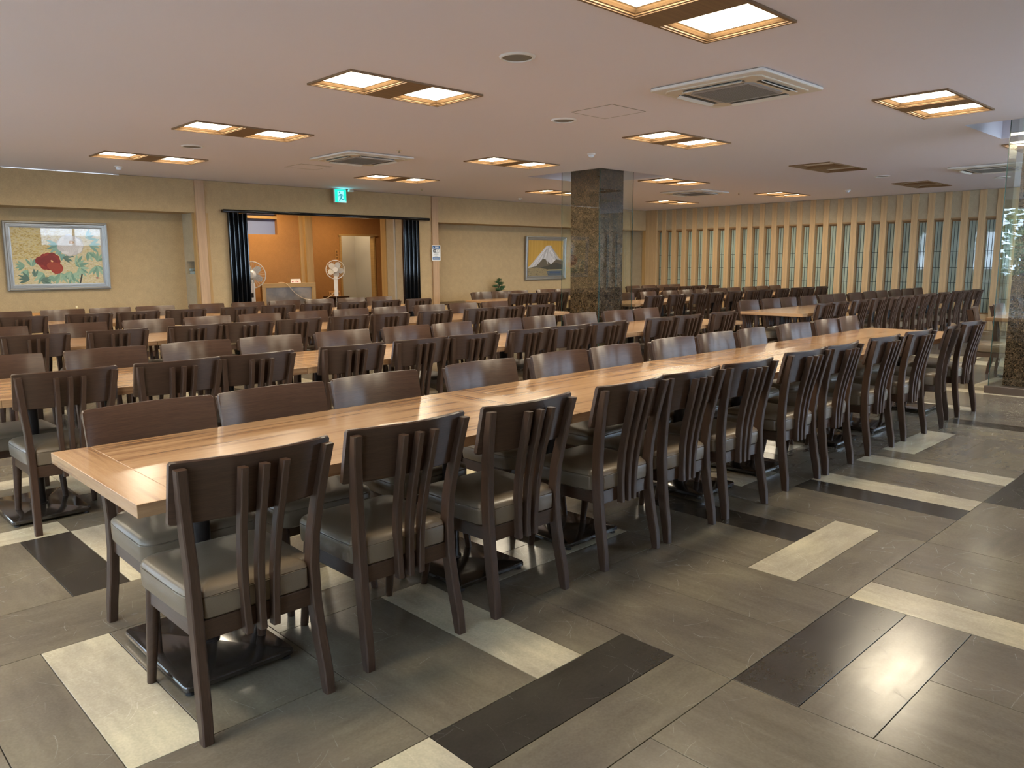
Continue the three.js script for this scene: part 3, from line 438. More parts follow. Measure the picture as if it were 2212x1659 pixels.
const rowsOfChairs = [
  ['front', 0, true, -2.08, [0.985, 1.545, 2.115, 2.773, 3.263, [3.78, -2], [4.485, -2], 4.995, [5.68, -2], [6.33, -2], [7.02, 12], [7.60, -3]]],
  ['front', 0, false, -3.12, [1.05, 1.56, 2.09, 2.765, 3.375, 3.90, 4.55, 5.10, [5.60, 5], [6.33, -3], 6.95, [7.40, 4]]],
  ['second', 0, true, -4.39, [1.10, 1.665, 2.13, 2.80, 3.365, 3.86, 4.47, 4.955, 5.48, 6.265, 6.715, 7.39]],
  ['second', 0, false, -5.40, [0.98, 1.58, 2.16, 2.71, 3.33, 3.95, [4.44, 5], 5.08, [5.56, 5], 6.20, 6.82, 7.34]],
  ['third', 0, true, -6.91, [1.54, 2.14, 2.79, 3.28, 3.805, 4.375, 4.88, 5.50, 6.18, 6.68, 7.23]],
  ['third', 0, false, -7.99, [1.47, 2.12, 2.75, 3.33, 3.90, 4.49, 5.05, 5.61, 6.23, 6.78, 7.36]],
  ['fourth', 0, true, -9.52, [2.01, 2.66, 3.18, 3.74, 4.41, 4.95, 5.50, 6.08, 6.66, 7.25]],
  ['fourth', 0, false, -10.64, [2.10, 2.67, 3.21, 3.76, 4.44, 5.04, 5.61, 6.18, 6.75, 7.27]],
  ['front', 1, false, -2.72, [[9.86, 12], 10.75]],
  ['second', 1, true, -4.37, [9.78, 10.21, 10.87, 11.55, 12.05, [12.62, -2], [13.22, -2], 13.66, [14.30, -2], 14.94, 15.40, [16.02, -3]]],
  ['second', 1, false, -5.47, [9.77, 10.39, 10.90, 11.55, 12.15, 12.63, 13.23, 13.83, 14.40, 15.02, 15.63, 16.18]],
  ['third', 1, true, -7.38, [10.33, 10.95, 11.60, 12.15, 12.77, 13.39, 13.90, 14.57, 15.18, 15.69, 16.31]],
  ['third', 1, false, -8.47, [10.90, 11.57, 12.25, 12.74, 13.33, 13.99, 14.49, 15.17, 15.70, 16.25]],
  ['fourth', 1, true, -9.75, [9.62, 10.12, 10.67, 13.06, 13.52, 14.20, 14.78, 15.28, 15.88]],
  ['fourth', 1, false, -10.85, [9.68, 10.17, 10.65, 11.41, 11.90, 14.26, 14.85, 15.41, 15.88]],
];
rowsOfChairs.forEach(([row, right, near, zp, list]) => list.forEach((e, k) => {
  const [x, deg] = Array.isArray(e) ? e : [e, (cr() - 0.5) * 3];
  const lab = right ? `brown chair ${near ? 'with back to camera' : 'facing camera'}, ${ORD[k]} from left, ${row} row beside slot windows` : `brown chair ${near ? 'with back to camera' : 'facing camera'}, ${ORD[k]} from left, ${row} row left of pillars`;
  chair(x, zp + (cr() - 0.5) * 0.02, near, T(deg), lab);
}));

// ---------------------------------------------------------------- air conditioners, loudspeakers and sensors on the ceiling
{
  const HW = 0.475;
  const octo = (w, d, c) => { const s = new THREE.Shape(); s.moveTo(-w + c, -d); s.lineTo(w - c, -d); s.lineTo(w, -d + c); s.lineTo(w, d - c); s.lineTo(w - c, d); s.lineTo(-w + c, d); s.lineTo(-w, d - c); s.lineTo(-w, -d + c); s.closePath(); return s; };
  const body = (() => { const s = new THREE.Shape(); const r = 0.03, w = HW; s.moveTo(-w + r, -w); s.lineTo(w - r, -w); s.quadraticCurveTo(w, -w, w, -w + r); s.lineTo(w, w - r); s.quadraticCurveTo(w, w, w - r, w); s.lineTo(-w + r, w); s.quadraticCurveTo(-w, w, -w, w - r); s.lineTo(-w, -w + r); s.quadraticCurveTo(-w, -w, -w + r, -w); const g = new THREE.ExtrudeGeometry(s, { depth: 0.006, bevelEnabled: true, bevelThickness: 0.010, bevelSize: 0.012, bevelSegments: 2, curveSegments: 6 }); g.rotateX(Math.PI / 2); g.translate(0, 0, 0); return boxUV(g); })();
  const panel = (() => { const g = new THREE.ExtrudeGeometry(octo(0.41, 0.41, 0.05), { depth: 0.006, bevelEnabled: true, bevelThickness: 0.003, bevelSize: 0.004, bevelSegments: 1 }); g.rotateX(Math.PI / 2); g.translate(0, -0.016, 0); return boxUV(g); })();
  const grille = (() => { const g = new THREE.ExtrudeGeometry(octo(0.27, 0.27, 0.05), { depth: 0.006, bevelEnabled: true, bevelThickness: 0.003, bevelSize: 0.003, bevelSegments: 1 }); g.rotateX(Math.PI / 2); g.translate(0, -0.0245, 0); return boxUV(g); })();
  const slats = []; for (let k = -12; k <= 12; k++) slats.push(box(-0.235, 0.235, -0.0355, -0.0325, k * 0.019 - 0.002, k * 0.019 + 0.002), box(k * 0.019 - 0.002, k * 0.019 + 0.002, -0.0352, -0.0322, -0.235, 0.235));
  const mesh_ = merge(slats);
  const slot = box(-0.25, 0.25, -0.0265, -0.0245, -0.030, 0.030), flap = (() => { const g = rbox(-0.25, 0.25, -0.003, 0.003, -0.018, 0.018, 0.002, 1); g.rotateX(0.5); g.translate(0, -0.036, 0.020); return g; })();
  [[5.72, -3.365, 'large cassette air conditioner in the ceiling nearest the camera'], [5.78, -8.73, 'cassette air conditioner in the ceiling before the exit sign'], [13.4, -8.72, 'cassette air conditioner in the ceiling near the slatted wall corner'], [13.3, -3.55, 'cassette air conditioner in the ceiling beside the right pillar']].forEach(([x, z, lab]) => {
    const t = thing('air_conditioner', lab, 'air conditioner', [x, C - 0.0125, z], 0, 'cassette air conditioners in the ceiling');
    mesh('rim', body, M.white, t); mesh('face_panel', panel, M.acBody, t); const gr = mesh('intake_grille', grille, M.acGrille, t); mesh('grille_mesh', mesh_, M.speaker, gr);
    for (let k = 0; k < 4; k++) { const a = k * Math.PI / 2; const s = mesh('air_slot', slot, M.acDark, t); s.rotation.y = a; s.position.set(Math.sin(a) * 0.338, 0, Math.cos(a) * 0.338); const f = mesh('flap', flap, M.white, t); f.rotation.y = a; f.position.set(Math.sin(a) * 0.345, 0, Math.cos(a) * 0.345); }
  });
  const rimG = lathe([[0.098, -0.004], [0.10, -0.012], [0.108, -0.014], [0.118, -0.008], [0.122, 0]], 32), grG = lathe([[0, -0.011], [0.05, -0.010], [0.10, -0.006]], 32);
  [[3.80, -3.865, 'large round ceiling loudspeaker nearest the camera'], [5.74, -5.21, 'round ceiling loudspeaker beside the square hatch outline'], [3.795, -9.18, 'round ceiling loudspeaker above the flower painting side'], [13.27, -5.13, 'round ceiling loudspeaker between the two unlit lamps'], [15.0, -3.87, 'round ceiling loudspeaker at the right pillar edge']].forEach(([x, z, lab]) => { const t = thing('ceiling_speaker', lab, 'loudspeaker', [x, C, z], 0, 'round ceiling loudspeakers'); mesh('rim', rimG, M.white, t); mesh('speaker_grille', grG, M.speaker, t); });
  const baseG = lathe([[0, -0.018], [0.045, -0.018], [0.05, -0.012], [0.05, 0]], 24), domeG = lathe([[0, -0.052], [0.018, -0.05], [0.03, -0.042], [0.036, -0.03], [0.036, -0.018]], 24);
  [[7.72, -6.54, 'white domed ceiling detector before the glass cased pillar'], [3.785, -11.66, 'white domed ceiling detector near the back wall lamp'], [15.33, -6.55, 'white domed ceiling detector above the slot windows'], [11.76, -11.9, 'white domed ceiling detector left of the pillar top']].forEach(([x, z, lab]) => { const t = thing('smoke_detector', lab, 'detector', [x, C, z], 0, 'ceiling detectors'); mesh('base', baseG, M.white, t); mesh('dome', domeG, M.sensor, t); });
  const spG = lathe([[0, -0.006], [0.035, -0.005], [0.04, 0]], 20), hdG = merge(lathe([[0, -0.03], [0.012, -0.028], [0.012, -0.006]], 12), (() => { const g = new THREE.CylinderGeometry(0.02, 0.02, 0.002, 16); g.translate(0, -0.032, 0); return g; })());
  [[5.75, -7.88, 'small ceiling sprinkler behind the middle air conditioner'], [8.95, -11.6, 'small ceiling sprinkler right of the exit sign'], [14.3, -8.28, 'tiny ceiling sprinkler left of the slatted wall lamp']].forEach(([x, z, lab]) => { const t = thing('sprinkler', lab, 'sprinkler', [x, C, z], 0, 'ceiling sprinklers'); mesh('rosette', spG, M.white, t); mesh('head', hdG, M.chrome, t); });
  const cam = thing('motion_sensor', 'small white sensor beside the green exit sign', 'sensor', [7.98, C, -12.44]); mesh('base', baseG, M.white, cam); mesh('head', rbox(-0.05, 0.05, -0.05, -0.018, -0.035, 0.035, 0.012), M.white, cam);
}
// thin bright slot light at the left end of the back wall
{ const t = thing('strip_light', 'thin white strip light at the ceiling above the flower painting', 'strip light', [2.3, C - 0.012, ZB + 0.012]); mesh('housing', rbox(-1.3, 1.80, -0.006, 0.006, -0.012, 0.010, 0.002), M.white, t);
  for (const [a, b] of [[-1.25, 0.28], [0.30, 0.95], [0.97, 1.72]]) mesh('lens', box(a, b, -0.004, 0.004, 0.010, 0.012), mat(RGB(0.8, 0.85, 0.9), 0.4, { emissive: RGB(0.85, 0.92, 1), emissiveIntensity: 0.35 }), t);
  const L = new THREE.RectAreaLight(RGB(0.85, 0.92, 1), 0.35, 2.9, 0.008); L.position.set(0.2, 0, 0.018); L.rotation.y = Math.PI; t.add(L); }

// ---------------------------------------------------------------- exit sign
{
  const tex = canvasTex(256, 256, (c, w, h) => {
    c.fillStyle = '#14f0d0'; c.fillRect(0, 0, w, h); c.fillStyle = '#a8ffff'; c.beginPath(); c.moveTo(62, 30); c.lineTo(195, 30); c.lineTo(195, 168); c.quadraticCurveTo(205, 220, 256, 232); c.lineTo(256, 256); c.lineTo(88, 256); c.lineTo(62, 220); c.closePath(); c.fill();
    c.strokeStyle = '#0a8fa8'; c.fillStyle = '#0a8fa8'; c.lineCap = 'round'; c.lineJoin = 'round'; c.beginPath(); c.arc(104, 62, 15, 0, 7); c.fill();
    const L = (wd, ...p) => { c.lineWidth = wd; c.beginPath(); c.moveTo(p[0], p[1]); for (let i = 2; i < p.length; i += 2) c.lineTo(p[i], p[i + 1]); c.stroke(); };
    L(26, 132, 105, 140, 145); L(13, 128, 98, 112, 102, 84, 132); L(13, 130, 96, 162, 96, 180, 132); L(18, 138, 150, 118, 195, 98, 222); L(18, 142, 150, 152, 198, 196, 202); L(8, 98, 232, 120, 256);
  });
  const t = thing('exit_sign', 'glowing green running man exit sign above the curtained opening', 'exit sign', [7.80, 2.575, -12.50]);
  mesh('casing', rbox(-0.125, 0.125, -0.125, 0.118, -0.045, 0, 0.006), M.white, t); mesh('hanger', box(-0.03, 0.03, 0.115, 0.125, -0.035, -0.01), M.white, t);
  const pg = new THREE.BoxGeometry(0.232, 0.225, 0.004); pg.translate(0, -0.003, 0.002);
  mesh('sign_face', pg, mat(RGB(0.2, 0.5, 0.5), 0.4, { map: tex, emissive: RGB(1, 1, 1), emissiveMap: tex, emissiveIntensity: 0.36 }), t);
  const L = new THREE.RectAreaLight(RGB(0.15, 0.9, 0.95), 1.6, 0.22, 0.22); L.position.set(0, 0, 0.01); L.rotation.y = Math.PI; t.add(L);
}

// ---------------------------------------------------------------- curtains and their rail
function foldCurtain(x0, x1, y0, y1, z, folds) {
  const n = folds * 12, p = [], th = 0.008; const front = [], back = [];
  for (let i = 0; i <= n; i++) { const f = i / n, x = x0 + (x1 - x0) * f, q = f * folds * Math.PI * 2, w = 0.034 * Math.sin(q); front.push([x, z + w + th]); back.push([x, z + w - th]); }
  const s = new THREE.Shape(); front.forEach(([x, zz], i) => i ? s.lineTo(x, -zz) : s.moveTo(x, -zz)); back.reverse().forEach(([x, zz]) => s.lineTo(x, -zz)); s.closePath();
  const g = new THREE.ExtrudeGeometry(s, { depth: y1 - y0, bevelEnabled: false }); g.rotateX(-Math.PI / 2); g.translate(0, y0, 0); return toCreasedNormals(boxUV(g), 0.9);
}
{
  const t = thing('folding_curtain', 'glossy black folding curtain at left of the lobby opening', 'curtain', [5.86, 0, ZB + 0.055], 0, 'black folding curtains'); mesh('folded_leaf', foldCurtain(-0.15, 0.16, 0.03, 2.2, 0, 4), M.black, t); mesh('lead_edge', rbox(0.16, 0.182, 0.03, 2.2, -0.03, 0.03, 0.006), M.black, t);
  const u = thing('folding_curtain', 'glossy black folding curtain at right of the lobby opening', 'curtain', [9.43, 0, ZB + 0.055], 0, 'black folding curtains'); mesh('folded_leaf', foldCurtain(-0.18, 0.20, 0.03, 2.2, 0, 4), M.black, u); mesh('lead_edge', rbox(-0.202, -0.18, 0.03, 2.2, -0.03, 0.03, 0.006), M.black, u);
  const r = thing('curtain_rail', 'long black lacquered curtain rail over the lobby opening', 'curtain rail', [7.755, 2.228, ZB + 0.055]); mesh('rail', rbox(-2.13, 2.13, -0.027, 0.027, -0.05, 0.05, 0.02, 4), M.black, r);
  for (const x of [-1.9, -0.6, 0.6, 1.9]) mesh('bracket', box(x - 0.02, x + 0.02, -0.015, 0.015, -0.055, -0.045), M.black, r);
}

// ---------------------------------------------------------------- paintings
function framed(name, label, x0, x1, y0, y1, z, art, fw, parts) {
  const w = x1 - x0, h = y1 - y0, t = thing(name, label, 'painting', [(x0 + x1) / 2, y0, z]); t.rotation.x = 0.034;
  const prof = [[0, 0], [0, 0.035], [0.006, 0.048], [0.022, 0.052], [0.034, 0.046], [0.040, 0.036], [0.055, 0.036], [0.060, 0.028], [0.072, 0.028], [0.076, 0.020], [fw, 0.018], [fw, 0]];
  const side = (L) => { const p = [], idx = [], N = prof.length; for (const e of [0, 1]) prof.forEach(([i, d]) => p.push((e ? 1 : -1) * (L / 2 - i), i, d)); for (let k = 0; k < N; k++) { const a = k, b = (k + 1) % N; idx.push(a, b, a + N, b, b + N, a + N); } const g = new THREE.BufferGeometry(); g.setAttribute('position', new THREE.Float32BufferAttribute(p, 3)); g.setIndex(idx); const q = g.toNonIndexed(); q.computeVertexNormals(); return boxUV(q); };
  for (const [L, rot, px, py] of [[w, 0, 0, 0], [w, Math.PI, 0, h], [h, Math.PI / 2, w / 2, h / 2], [h, -Math.PI / 2, -w / 2, h / 2]]) { const g = side(L); g.rotateZ(rot); g.translate(px, py, 0); mesh('frame_rail', g, M.silver, t); }
  const pg = new THREE.BoxGeometry(w - 2 * fw + 0.01, h - 2 * fw + 0.01, 0.006); pg.translate(0, h / 2, 0.012);
  mesh('picture', pg, mat(RGB(1, 1, 1), 0.5, { map: art, clearcoat: 1, clearcoatRoughness: 0.01 }), t);
  mesh('backing', box(-w / 2 + 0.02, w / 2 - 0.02, 0.02, h - 0.02, -0.006, 0.008), M.dull, t);
  return t;
}
const peony = canvasTex(1024, 700, (c, w, h) => {
  const r = rng(3); c.fillStyle = '#c9b98e'; c.fillRect(0, 0, w, h);
  for (let i = 0; i < 5200; i++) { const x = r() * w, y = r() * h, gold = (x < w * 0.52 && y < h * 0.55) || r() < 0.12; c.globalAlpha = 0.5; c.fillStyle = gold ? ['#b0904a', '#c9b06a', '#9c7f3a', '#d6c283'][(r() * 4) | 0] : ['#cdbf9c', '#d9cfb4', '#bda983', '#d6c6a4'][(r() * 4) | 0]; c.fillRect(x, y, 6 + r() * 22, 4 + r() * 10); }
  c.globalAlpha = 1;
  const leaf = (x, y, a, L, wd, col) => { c.save(); c.translate(x, y); c.rotate(a); c.fillStyle = col; c.beginPath(); c.moveTo(0, 0); c.quadraticCurveTo(L * 0.5, -wd, L, 0); c.quadraticCurveTo(L * 0.5, wd, 0, 0); c.fill(); c.restore(); };
  const spray = (x, y, a, n, L, col) => { for (let k = 0; k < n; k++) leaf(x, y, a + (k - (n - 1) / 2) * 0.42 + (r() - 0.5) * 0.15, L * (0.85 + r() * 0.5), L * 0.26, col[(r() * col.length) | 0]); };
  const A = ['#7d9f87', '#8cac92', '#6f947f', '#9ab59a'], B = ['#6b9388', '#789f93', '#86a99b'], Dk = ['#5c776a', '#687f70', '#526c60'];
  [[520, 210, 3.0, 4, 120, B], [560, 240, 2.4, 3, 130, B], [590, 330, 2.6, 3, 110, B], [840, 120, -0.5, 4, 120, B], [880, 210, 0.1, 4, 130, B], [850, 300, 0.9, 4, 130, A], [130, 470, 3.2, 4, 110, A], [210, 480, -1.5, 4, 110, A], [160, 520, 2.2, 3, 110, A], [560, 360, 0.4, 3, 120, Dk], [700, 470, -0.6, 5, 130, A], [730, 500, 0.9, 5, 130, A], [950, 470, 1.5, 5, 130, A], [960, 420, -1.2, 4, 110, A], [330, 560, 2.4, 5, 130, A], [400, 590, 1.2, 5, 120, A], [520, 560, 1.5, 5, 140, A], [620, 590, 0.7, 5, 130, A], [640, 540, 2.0, 4, 120, A], [170, 640, 3.4, 4, 110, Dk], [230, 610, -1.6, 3, 90, Dk], [290, 650, 0.2, 4, 120, Dk]].forEach((s) => spray(...s));
  c.strokeStyle = '#c8c088'; c.lineWidth = 5; for (const p of [[520, 190, 560, 250], [850, 90, 900, 200], [720, 400, 760, 520], [130, 430, 180, 510], [520, 560, 515, 640]]) { c.beginPath(); c.moveTo(p[0], p[1]); c.lineTo(p[2], p[3]); c.stroke(); }
  const bloom = (cx, cy, R, col, edge, seedN, sx) => { const q = rng(seedN); c.fillStyle = edge; for (let k = 0; k < 11; k++) { const a = k / 11 * 6.28; c.beginPath(); c.arc(cx + Math.cos(a) * R * 0.68 * sx, cy + Math.sin(a) * R * 0.6, R * (0.36 + q() * 0.1) + 5, 0, 7); c.fill(); } c.fillStyle = col[0]; for (let k = 0; k < 11; k++) { const a = k / 11 * 6.28; c.fillStyle = col[k % col.length]; c.beginPath(); c.arc(cx + Math.cos(a) * R * 0.68 * sx, cy + Math.sin(a) * R * 0.6, R * (0.34 + q() * 0.1), 0, 7); c.fill(); } c.fillStyle = col[0]; c.beginPath(); c.ellipse(cx, cy, R * 0.75 * sx, R * 0.65, 0, 0, 7); c.fill(); };
  bloom(655, 215, 130, ['#d3cecb', '#dedad8', '#c8c2c1'], '#b9b2ae', 5, 1.1); { const q = rng(55); c.strokeStyle = '#b7b0b0'; c.lineWidth = 2; for (let k = 0; k < 26; k++) { const a = k / 26 * 6.28; c.beginPath(); c.moveTo(668 + Math.cos(a) * 40, 190 + Math.sin(a) * 28); c.quadraticCurveTo(660 + Math.cos(a + 0.1) * 90, 205 + Math.sin(a + 0.1) * 70, 655 + Math.cos(a) * (115 + q() * 20), 215 + Math.sin(a) * (92 + q() * 18)); c.stroke(); } } c.fillStyle = '#b98a55'; c.beginPath(); c.ellipse(670, 175, 30, 22, 0, 0, 7); c.fill(); c.fillStyle = '#e0b98a'; c.beginPath(); c.arc(668, 178, 9, 0, 7); c.fill();
  bloom(405, 415, 118, ['#7d1a14', '#8a2016', '#96291a'], '#d8c48a', 8, 1.05); bloom(480, 500, 66, ['#9a2f1c', '#a33820'], '#8a2016', 12, 1); bloom(305, 410, 52, ['#7a1a15', '#84201a'], '#7d1a14', 13, 1); c.fillStyle = '#9b3a22'; c.beginPath(); c.ellipse(450, 480, 80, 55, 0.3, 0, 7); c.fill(); c.fillStyle = '#e6b27a'; c.beginPath(); c.ellipse(432, 412, 16, 11, 0.6, 0, 7); c.fill();
  c.strokeStyle = '#2c2a22'; c.lineWidth = 17; c.beginPath(); c.moveTo(738, 700); c.lineTo(768, 575); c.stroke(); c.fillStyle = '#a8756a'; c.fillRect(932, 618, 26, 24);
});
framed('flower_painting', 'framed painting of red and white peonies in the left niche', 2.625, 4.005, 1.0, 2.0, -13.15, peony, 0.095);
const peak = canvasTex(800, 580, (c, w, h) => {
  const r = rng(21); c.fillStyle = '#c2983f'; c.fillRect(0, 0, w, h); for (let i = 0; i < 160; i++) { c.globalAlpha = 0.12; c.fillStyle = ['#d9b35c', '#a87f2e', '#b98f3c'][(r() * 3) | 0]; c.fillRect(r() * w, 0, 6 + r() * 40, h * 0.7); } c.globalAlpha = 1;
  const poly = (col, pts) => { c.fillStyle = col; c.beginPath(); pts.forEach(([x, y], i) => i ? c.lineTo(x, y) : c.moveTo(x, y)); c.closePath(); c.fill(); };
  poly('#c4c3c6', [[0, 440], [60, 400], [400, 95], [430, 84], [500, 80], [520, 92], [690, 290], [800, 330], [800, 460], [0, 470]]);
  poly('#8f9094', [[505, 90], [520, 92], [690, 290], [800, 330], [800, 420], [560, 300], [480, 200]]);
  for (let i = 0; i < 90; i++) { const a = r(), x0 = 410 + a * 110, y0 = 95 + r() * 60, x1 = a < 0.5 ? 60 + r() * 380 : 480 + r() * 320; c.strokeStyle = ['#e6e5e8', '#6b6c70', '#a9a9ae', '#f0eff0'][(r() * 4) | 0]; c.globalAlpha = 0.55; c.lineWidth = 2 + r() * 5; c.beginPath(); c.moveTo(x0, y0); c.quadraticCurveTo((x0 + x1) / 2, y0 + 90, x1, 340 + r() * 90); c.stroke(); } c.globalAlpha = 1;
  poly('#5b5548', [[180, 420], [330, 300], [400, 310], [450, 400], [440, 340], [520, 390], [640, 310], [800, 330], [800, 480], [0, 480], [0, 450]]);
  poly('#3a3d38', [[300, 440], [420, 420], [620, 360], [800, 400], [800, 470], [300, 480]]); poly('#8b7d5e', [[0, 450], [200, 440], [420, 470], [470, 580], [0, 580]]);
  poly('#4b5a66', [[420, 500], [800, 470], [800, 580], [460, 580]]); c.fillStyle = '#b4ab7c'; c.fillRect(450, 478, 350, 16); c.fillStyle = '#39506e'; c.fillRect(500, 515, 240, 26);
  for (let i = 0; i < 160; i++) { c.globalAlpha = 0.35; c.fillStyle = ['#4a4436', '#a8986f', '#2f2f2a', '#7a6f54'][(r() * 4) | 0]; c.fillRect(r() * 470, 430 + r() * 150, 4 + r() * 22, 3 + r() * 8); } c.globalAlpha = 1;
});
framed('mountain_painting', 'framed painting of a snowy mountain behind the glass cased pillar', 13.13, 14.53, 0.955, 1.98, -13.15, peak, 0.095);

// ---------------------------------------------------------------- writing: notice, wooden name boards
const strokes = (c, list, x, y, s, lw) => { c.lineWidth = lw; c.lineCap = 'round'; c.lineJoin = 'round'; list.forEach((p) => { c.beginPath(); c.moveTo(x + p[0] * s, y + p[1] * s); for (let i = 2; i < p.length; i += 2) c.lineTo(x + p[i] * s, y + p[i + 1] * s); c.stroke(); }); };
const GLYPH = {
  ox: [[0.16, 0.12, 0.06, 0.34], [0.10, 0.28, 0.42, 0.28], [0.02, 0.56, 0.46, 0.50], [0.26, 0.04, 0.26, 0.96], [0.54, 0.40, 0.94, 0.40], [0.74, 0.12, 0.74, 0.86], [0.48, 0.88, 0.98, 0.88]],
  cinnabar: [[0.26, 0.10, 0.26, 0.62, 0.12, 0.94], [0.26, 0.10, 0.76, 0.10, 0.76, 0.90, 0.64, 0.86], [0.04, 0.50, 0.96, 0.50], [0.44, 0.22, 0.54, 0.38]],
  book: [[0.06, 0.26, 0.94, 0.26], [0.50, 0.04, 0.50, 0.96], [0.48, 0.28, 0.08, 0.78], [0.52, 0.28, 0.92, 0.78], [0.32, 0.74, 0.68, 0.74]],
  stack: [[0.10, 0.14, 0.90, 0.14], [0.50, 0.02, 0.50, 0.36], [0.20, 0.36, 0.80, 0.36], [0.20, 0.50, 0.80, 0.50, 0.80, 0.92, 0.20, 0.92, 0.20, 0.50], [0.20, 0.70, 0.80, 0.70]],
  no: [[0.54, 0.16, 0.40, 0.76, 0.20, 0.80, 0.10, 0.54, 0.30, 0.22, 0.62, 0.16, 0.88, 0.36, 0.86, 0.70, 0.58, 0.90]],
  room: [[0.10, 0.26, 0.10, 0.12, 0.90, 0.12, 0.90, 0.26], [0.24, 0.36, 0.78, 0.36], [0.50, 0.36, 0.30, 0.56, 0.74, 0.54], [0.24, 0.72, 0.78, 0.72], [0.50, 0.52, 0.50, 0.92], [0.06, 0.94, 0.94, 0.94]],
};
function boardTex(w, h, glyphs, vertical) { return canvasTex(w, h, (c) => { const r = rng(w + h); c.fillStyle = '#c08a4c'; c.fillRect(0, 0, w, h); for (let i = 0; i < 60; i++) { c.globalAlpha = 0.15; c.fillStyle = r() < 0.5 ? '#8f5f2c' : '#d9a968'; vertical ? c.fillRect(r() * w, 0, 1 + r() * 3, h) : c.fillRect(0, r() * h, w, 1 + r() * 3); } c.globalAlpha = 1; c.strokeStyle = '#2a1204'; const n = glyphs.length; glyphs.forEach((g, k) => { const s = vertical ? Math.min(w * 0.7, h / n * 0.72) : Math.min(h * 0.55, w / n * 0.72); const x = vertical ? (w - s) / 2 : w / n * (k + 0.5) - s / 2, y = vertical ? h / n * (k + 0.5) - s / 2 : (h - s) / 2; strokes(c, GLYPH[g], x, y, s, s * 0.11); }); }); }
function board(name, label, w, h, tex, pos, tilt, cat = 'sign') { const t = thing(name, label, cat, pos); t.rotation.x = tilt; mesh('board', rbox(-w / 2, w / 2, 0, h, -0.012, 0, 0.003), M.woodTrim, t); const g = new THREE.BoxGeometry(w - 0.004, h - 0.004, 0.002); g.translate(0, h / 2, 0.001); mesh('lettering', g, mat(RGB(1, 1, 1), 0.6, { map: tex }), t); return t; }
board('wooden_name_board', 'small wooden board lettered in black below the peony painting', 0.46, 0.165, boardTex(512, 184, ['ox', 'cinnabar'], false), [2.78, 0.531, -12.80], -0.12);
board('wooden_wall_plaque', 'narrow vertical wooden plaque beside the lobby doorway', 0.085, 0.31, boardTex(96, 350, ['room', 'stack', 'book', 'no'], true), [10.0, 1.38, -16.285], 0);
board('wooden_desk_board', 'wooden board with four characters on the dark lobby stand', 0.28, 0.125, boardTex(448, 200, ['book', 'stack', 'no', 'room'], false), [9.30, 0.652, -15.28], -0.35);
{ const t = thing('display_stand', 'dark wooden stand with flared top before the lobby doorway', 'stand', [9.34, 0, -15.3]); mesh('stand_top', rbox(-0.24, 0.24, 0.615, 0.65, -0.16, 0.16, 0.008), M.darkWood, t); mesh('stand_body', lathe([[0, 0.02], [0.16, 0.02], [0.17, 0.06], [0.11, 0.12], [0.14, 0.30], [0.145, 0.42], [0.10, 0.54], [0.12, 0.615], [0, 0.615]], 28), M.darkWood, t); mesh('stand_foot', rbox(-0.17, 0.17, 0, 0.025, -0.17, 0.17, 0.008), M.darkWood, t); }
{
  const tex = canvasTex(368, 512, (c, w, h) => {
    c.fillStyle = '#eef2f6'; c.fillRect(0, 0, w, h); c.fillStyle = '#1c5590'; const rr = (x, y, a, b, q) => { c.beginPath(); c.moveTo(x + q, y); c.lineTo(x + a - q, y); c.quadraticCurveTo(x + a, y, x + a, y + q); c.lineTo(x + a, y + b - q); c.quadraticCurveTo(x + a, y + b, x + a - q, y + b); c.lineTo(x + q, y + b); c.quadraticCurveTo(x, y + b, x, y + b - q); c.lineTo(x, y + q); c.quadraticCurveTo(x, y, x + q, y); c.fill(); };
    rr(22, 22, w - 44, 92, 8); rr(22, 410, w - 44, 78, 8); c.fillStyle = '#f4f8fc'; c.font = 'bold 70px sans-serif'; c.textAlign = 'center'; c.textBaseline = 'middle'; c.fillText('FREE', w / 2 + 32, 70); c.strokeStyle = '#f4f8fc'; c.lineWidth = 9; for (const q of [14, 28]) { c.beginPath(); c.arc(66, 92, q, Math.PI * 1.22, Math.PI * 1.78); c.stroke(); } c.fillStyle = '#f4f8fc'; c.fillRect(62, 84, 9, 18);
    c.fillStyle = '#20343f'; rr(42, 140, 284, 104, 50); c.fillStyle = '#f6f9fb'; rr(180, 148, 138, 88, 42); c.fillRect(180, 148, 40, 88); c.font = 'bold 74px sans-serif'; c.fillText('Wi', 118, 194); c.fillStyle = '#20343f'; c.fillText('Fi', 248, 194);
    c.fillStyle = '#5d6a6e'; for (const [y, a] of [[268, 90], [292, 170], [306, 170], [338, 60], [362, 140], [376, 140]]) for (let x = w / 2 - a / 2; x < w / 2 + a / 2; x += 16) c.fillRect(x, y, 11, 7); c.fillStyle = '#dfe9f4'; for (let x = 50; x < w - 60; x += 34) { c.fillRect(x, 432, 22, 8); c.fillRect(x + 8, 432, 7, 32); c.fillRect(x, 450, 22, 6); }
  });
  const t = thing('wifi_notice', 'blue and white free internet notice on the wooden post', 'notice', [10.068, 1.417, ZB + 0.036]); mesh('card', rbox(-0.11, 0.11, 0, 0.306, 0, 0.003, 0.001), M.white, t); const g = new THREE.BoxGeometry(0.216, 0.302, 0.001); g.translate(0, 0.153, 0.0036); mesh('print', g, mat(RGB(1, 1, 1), 0.35, { map: tex }), t);
}

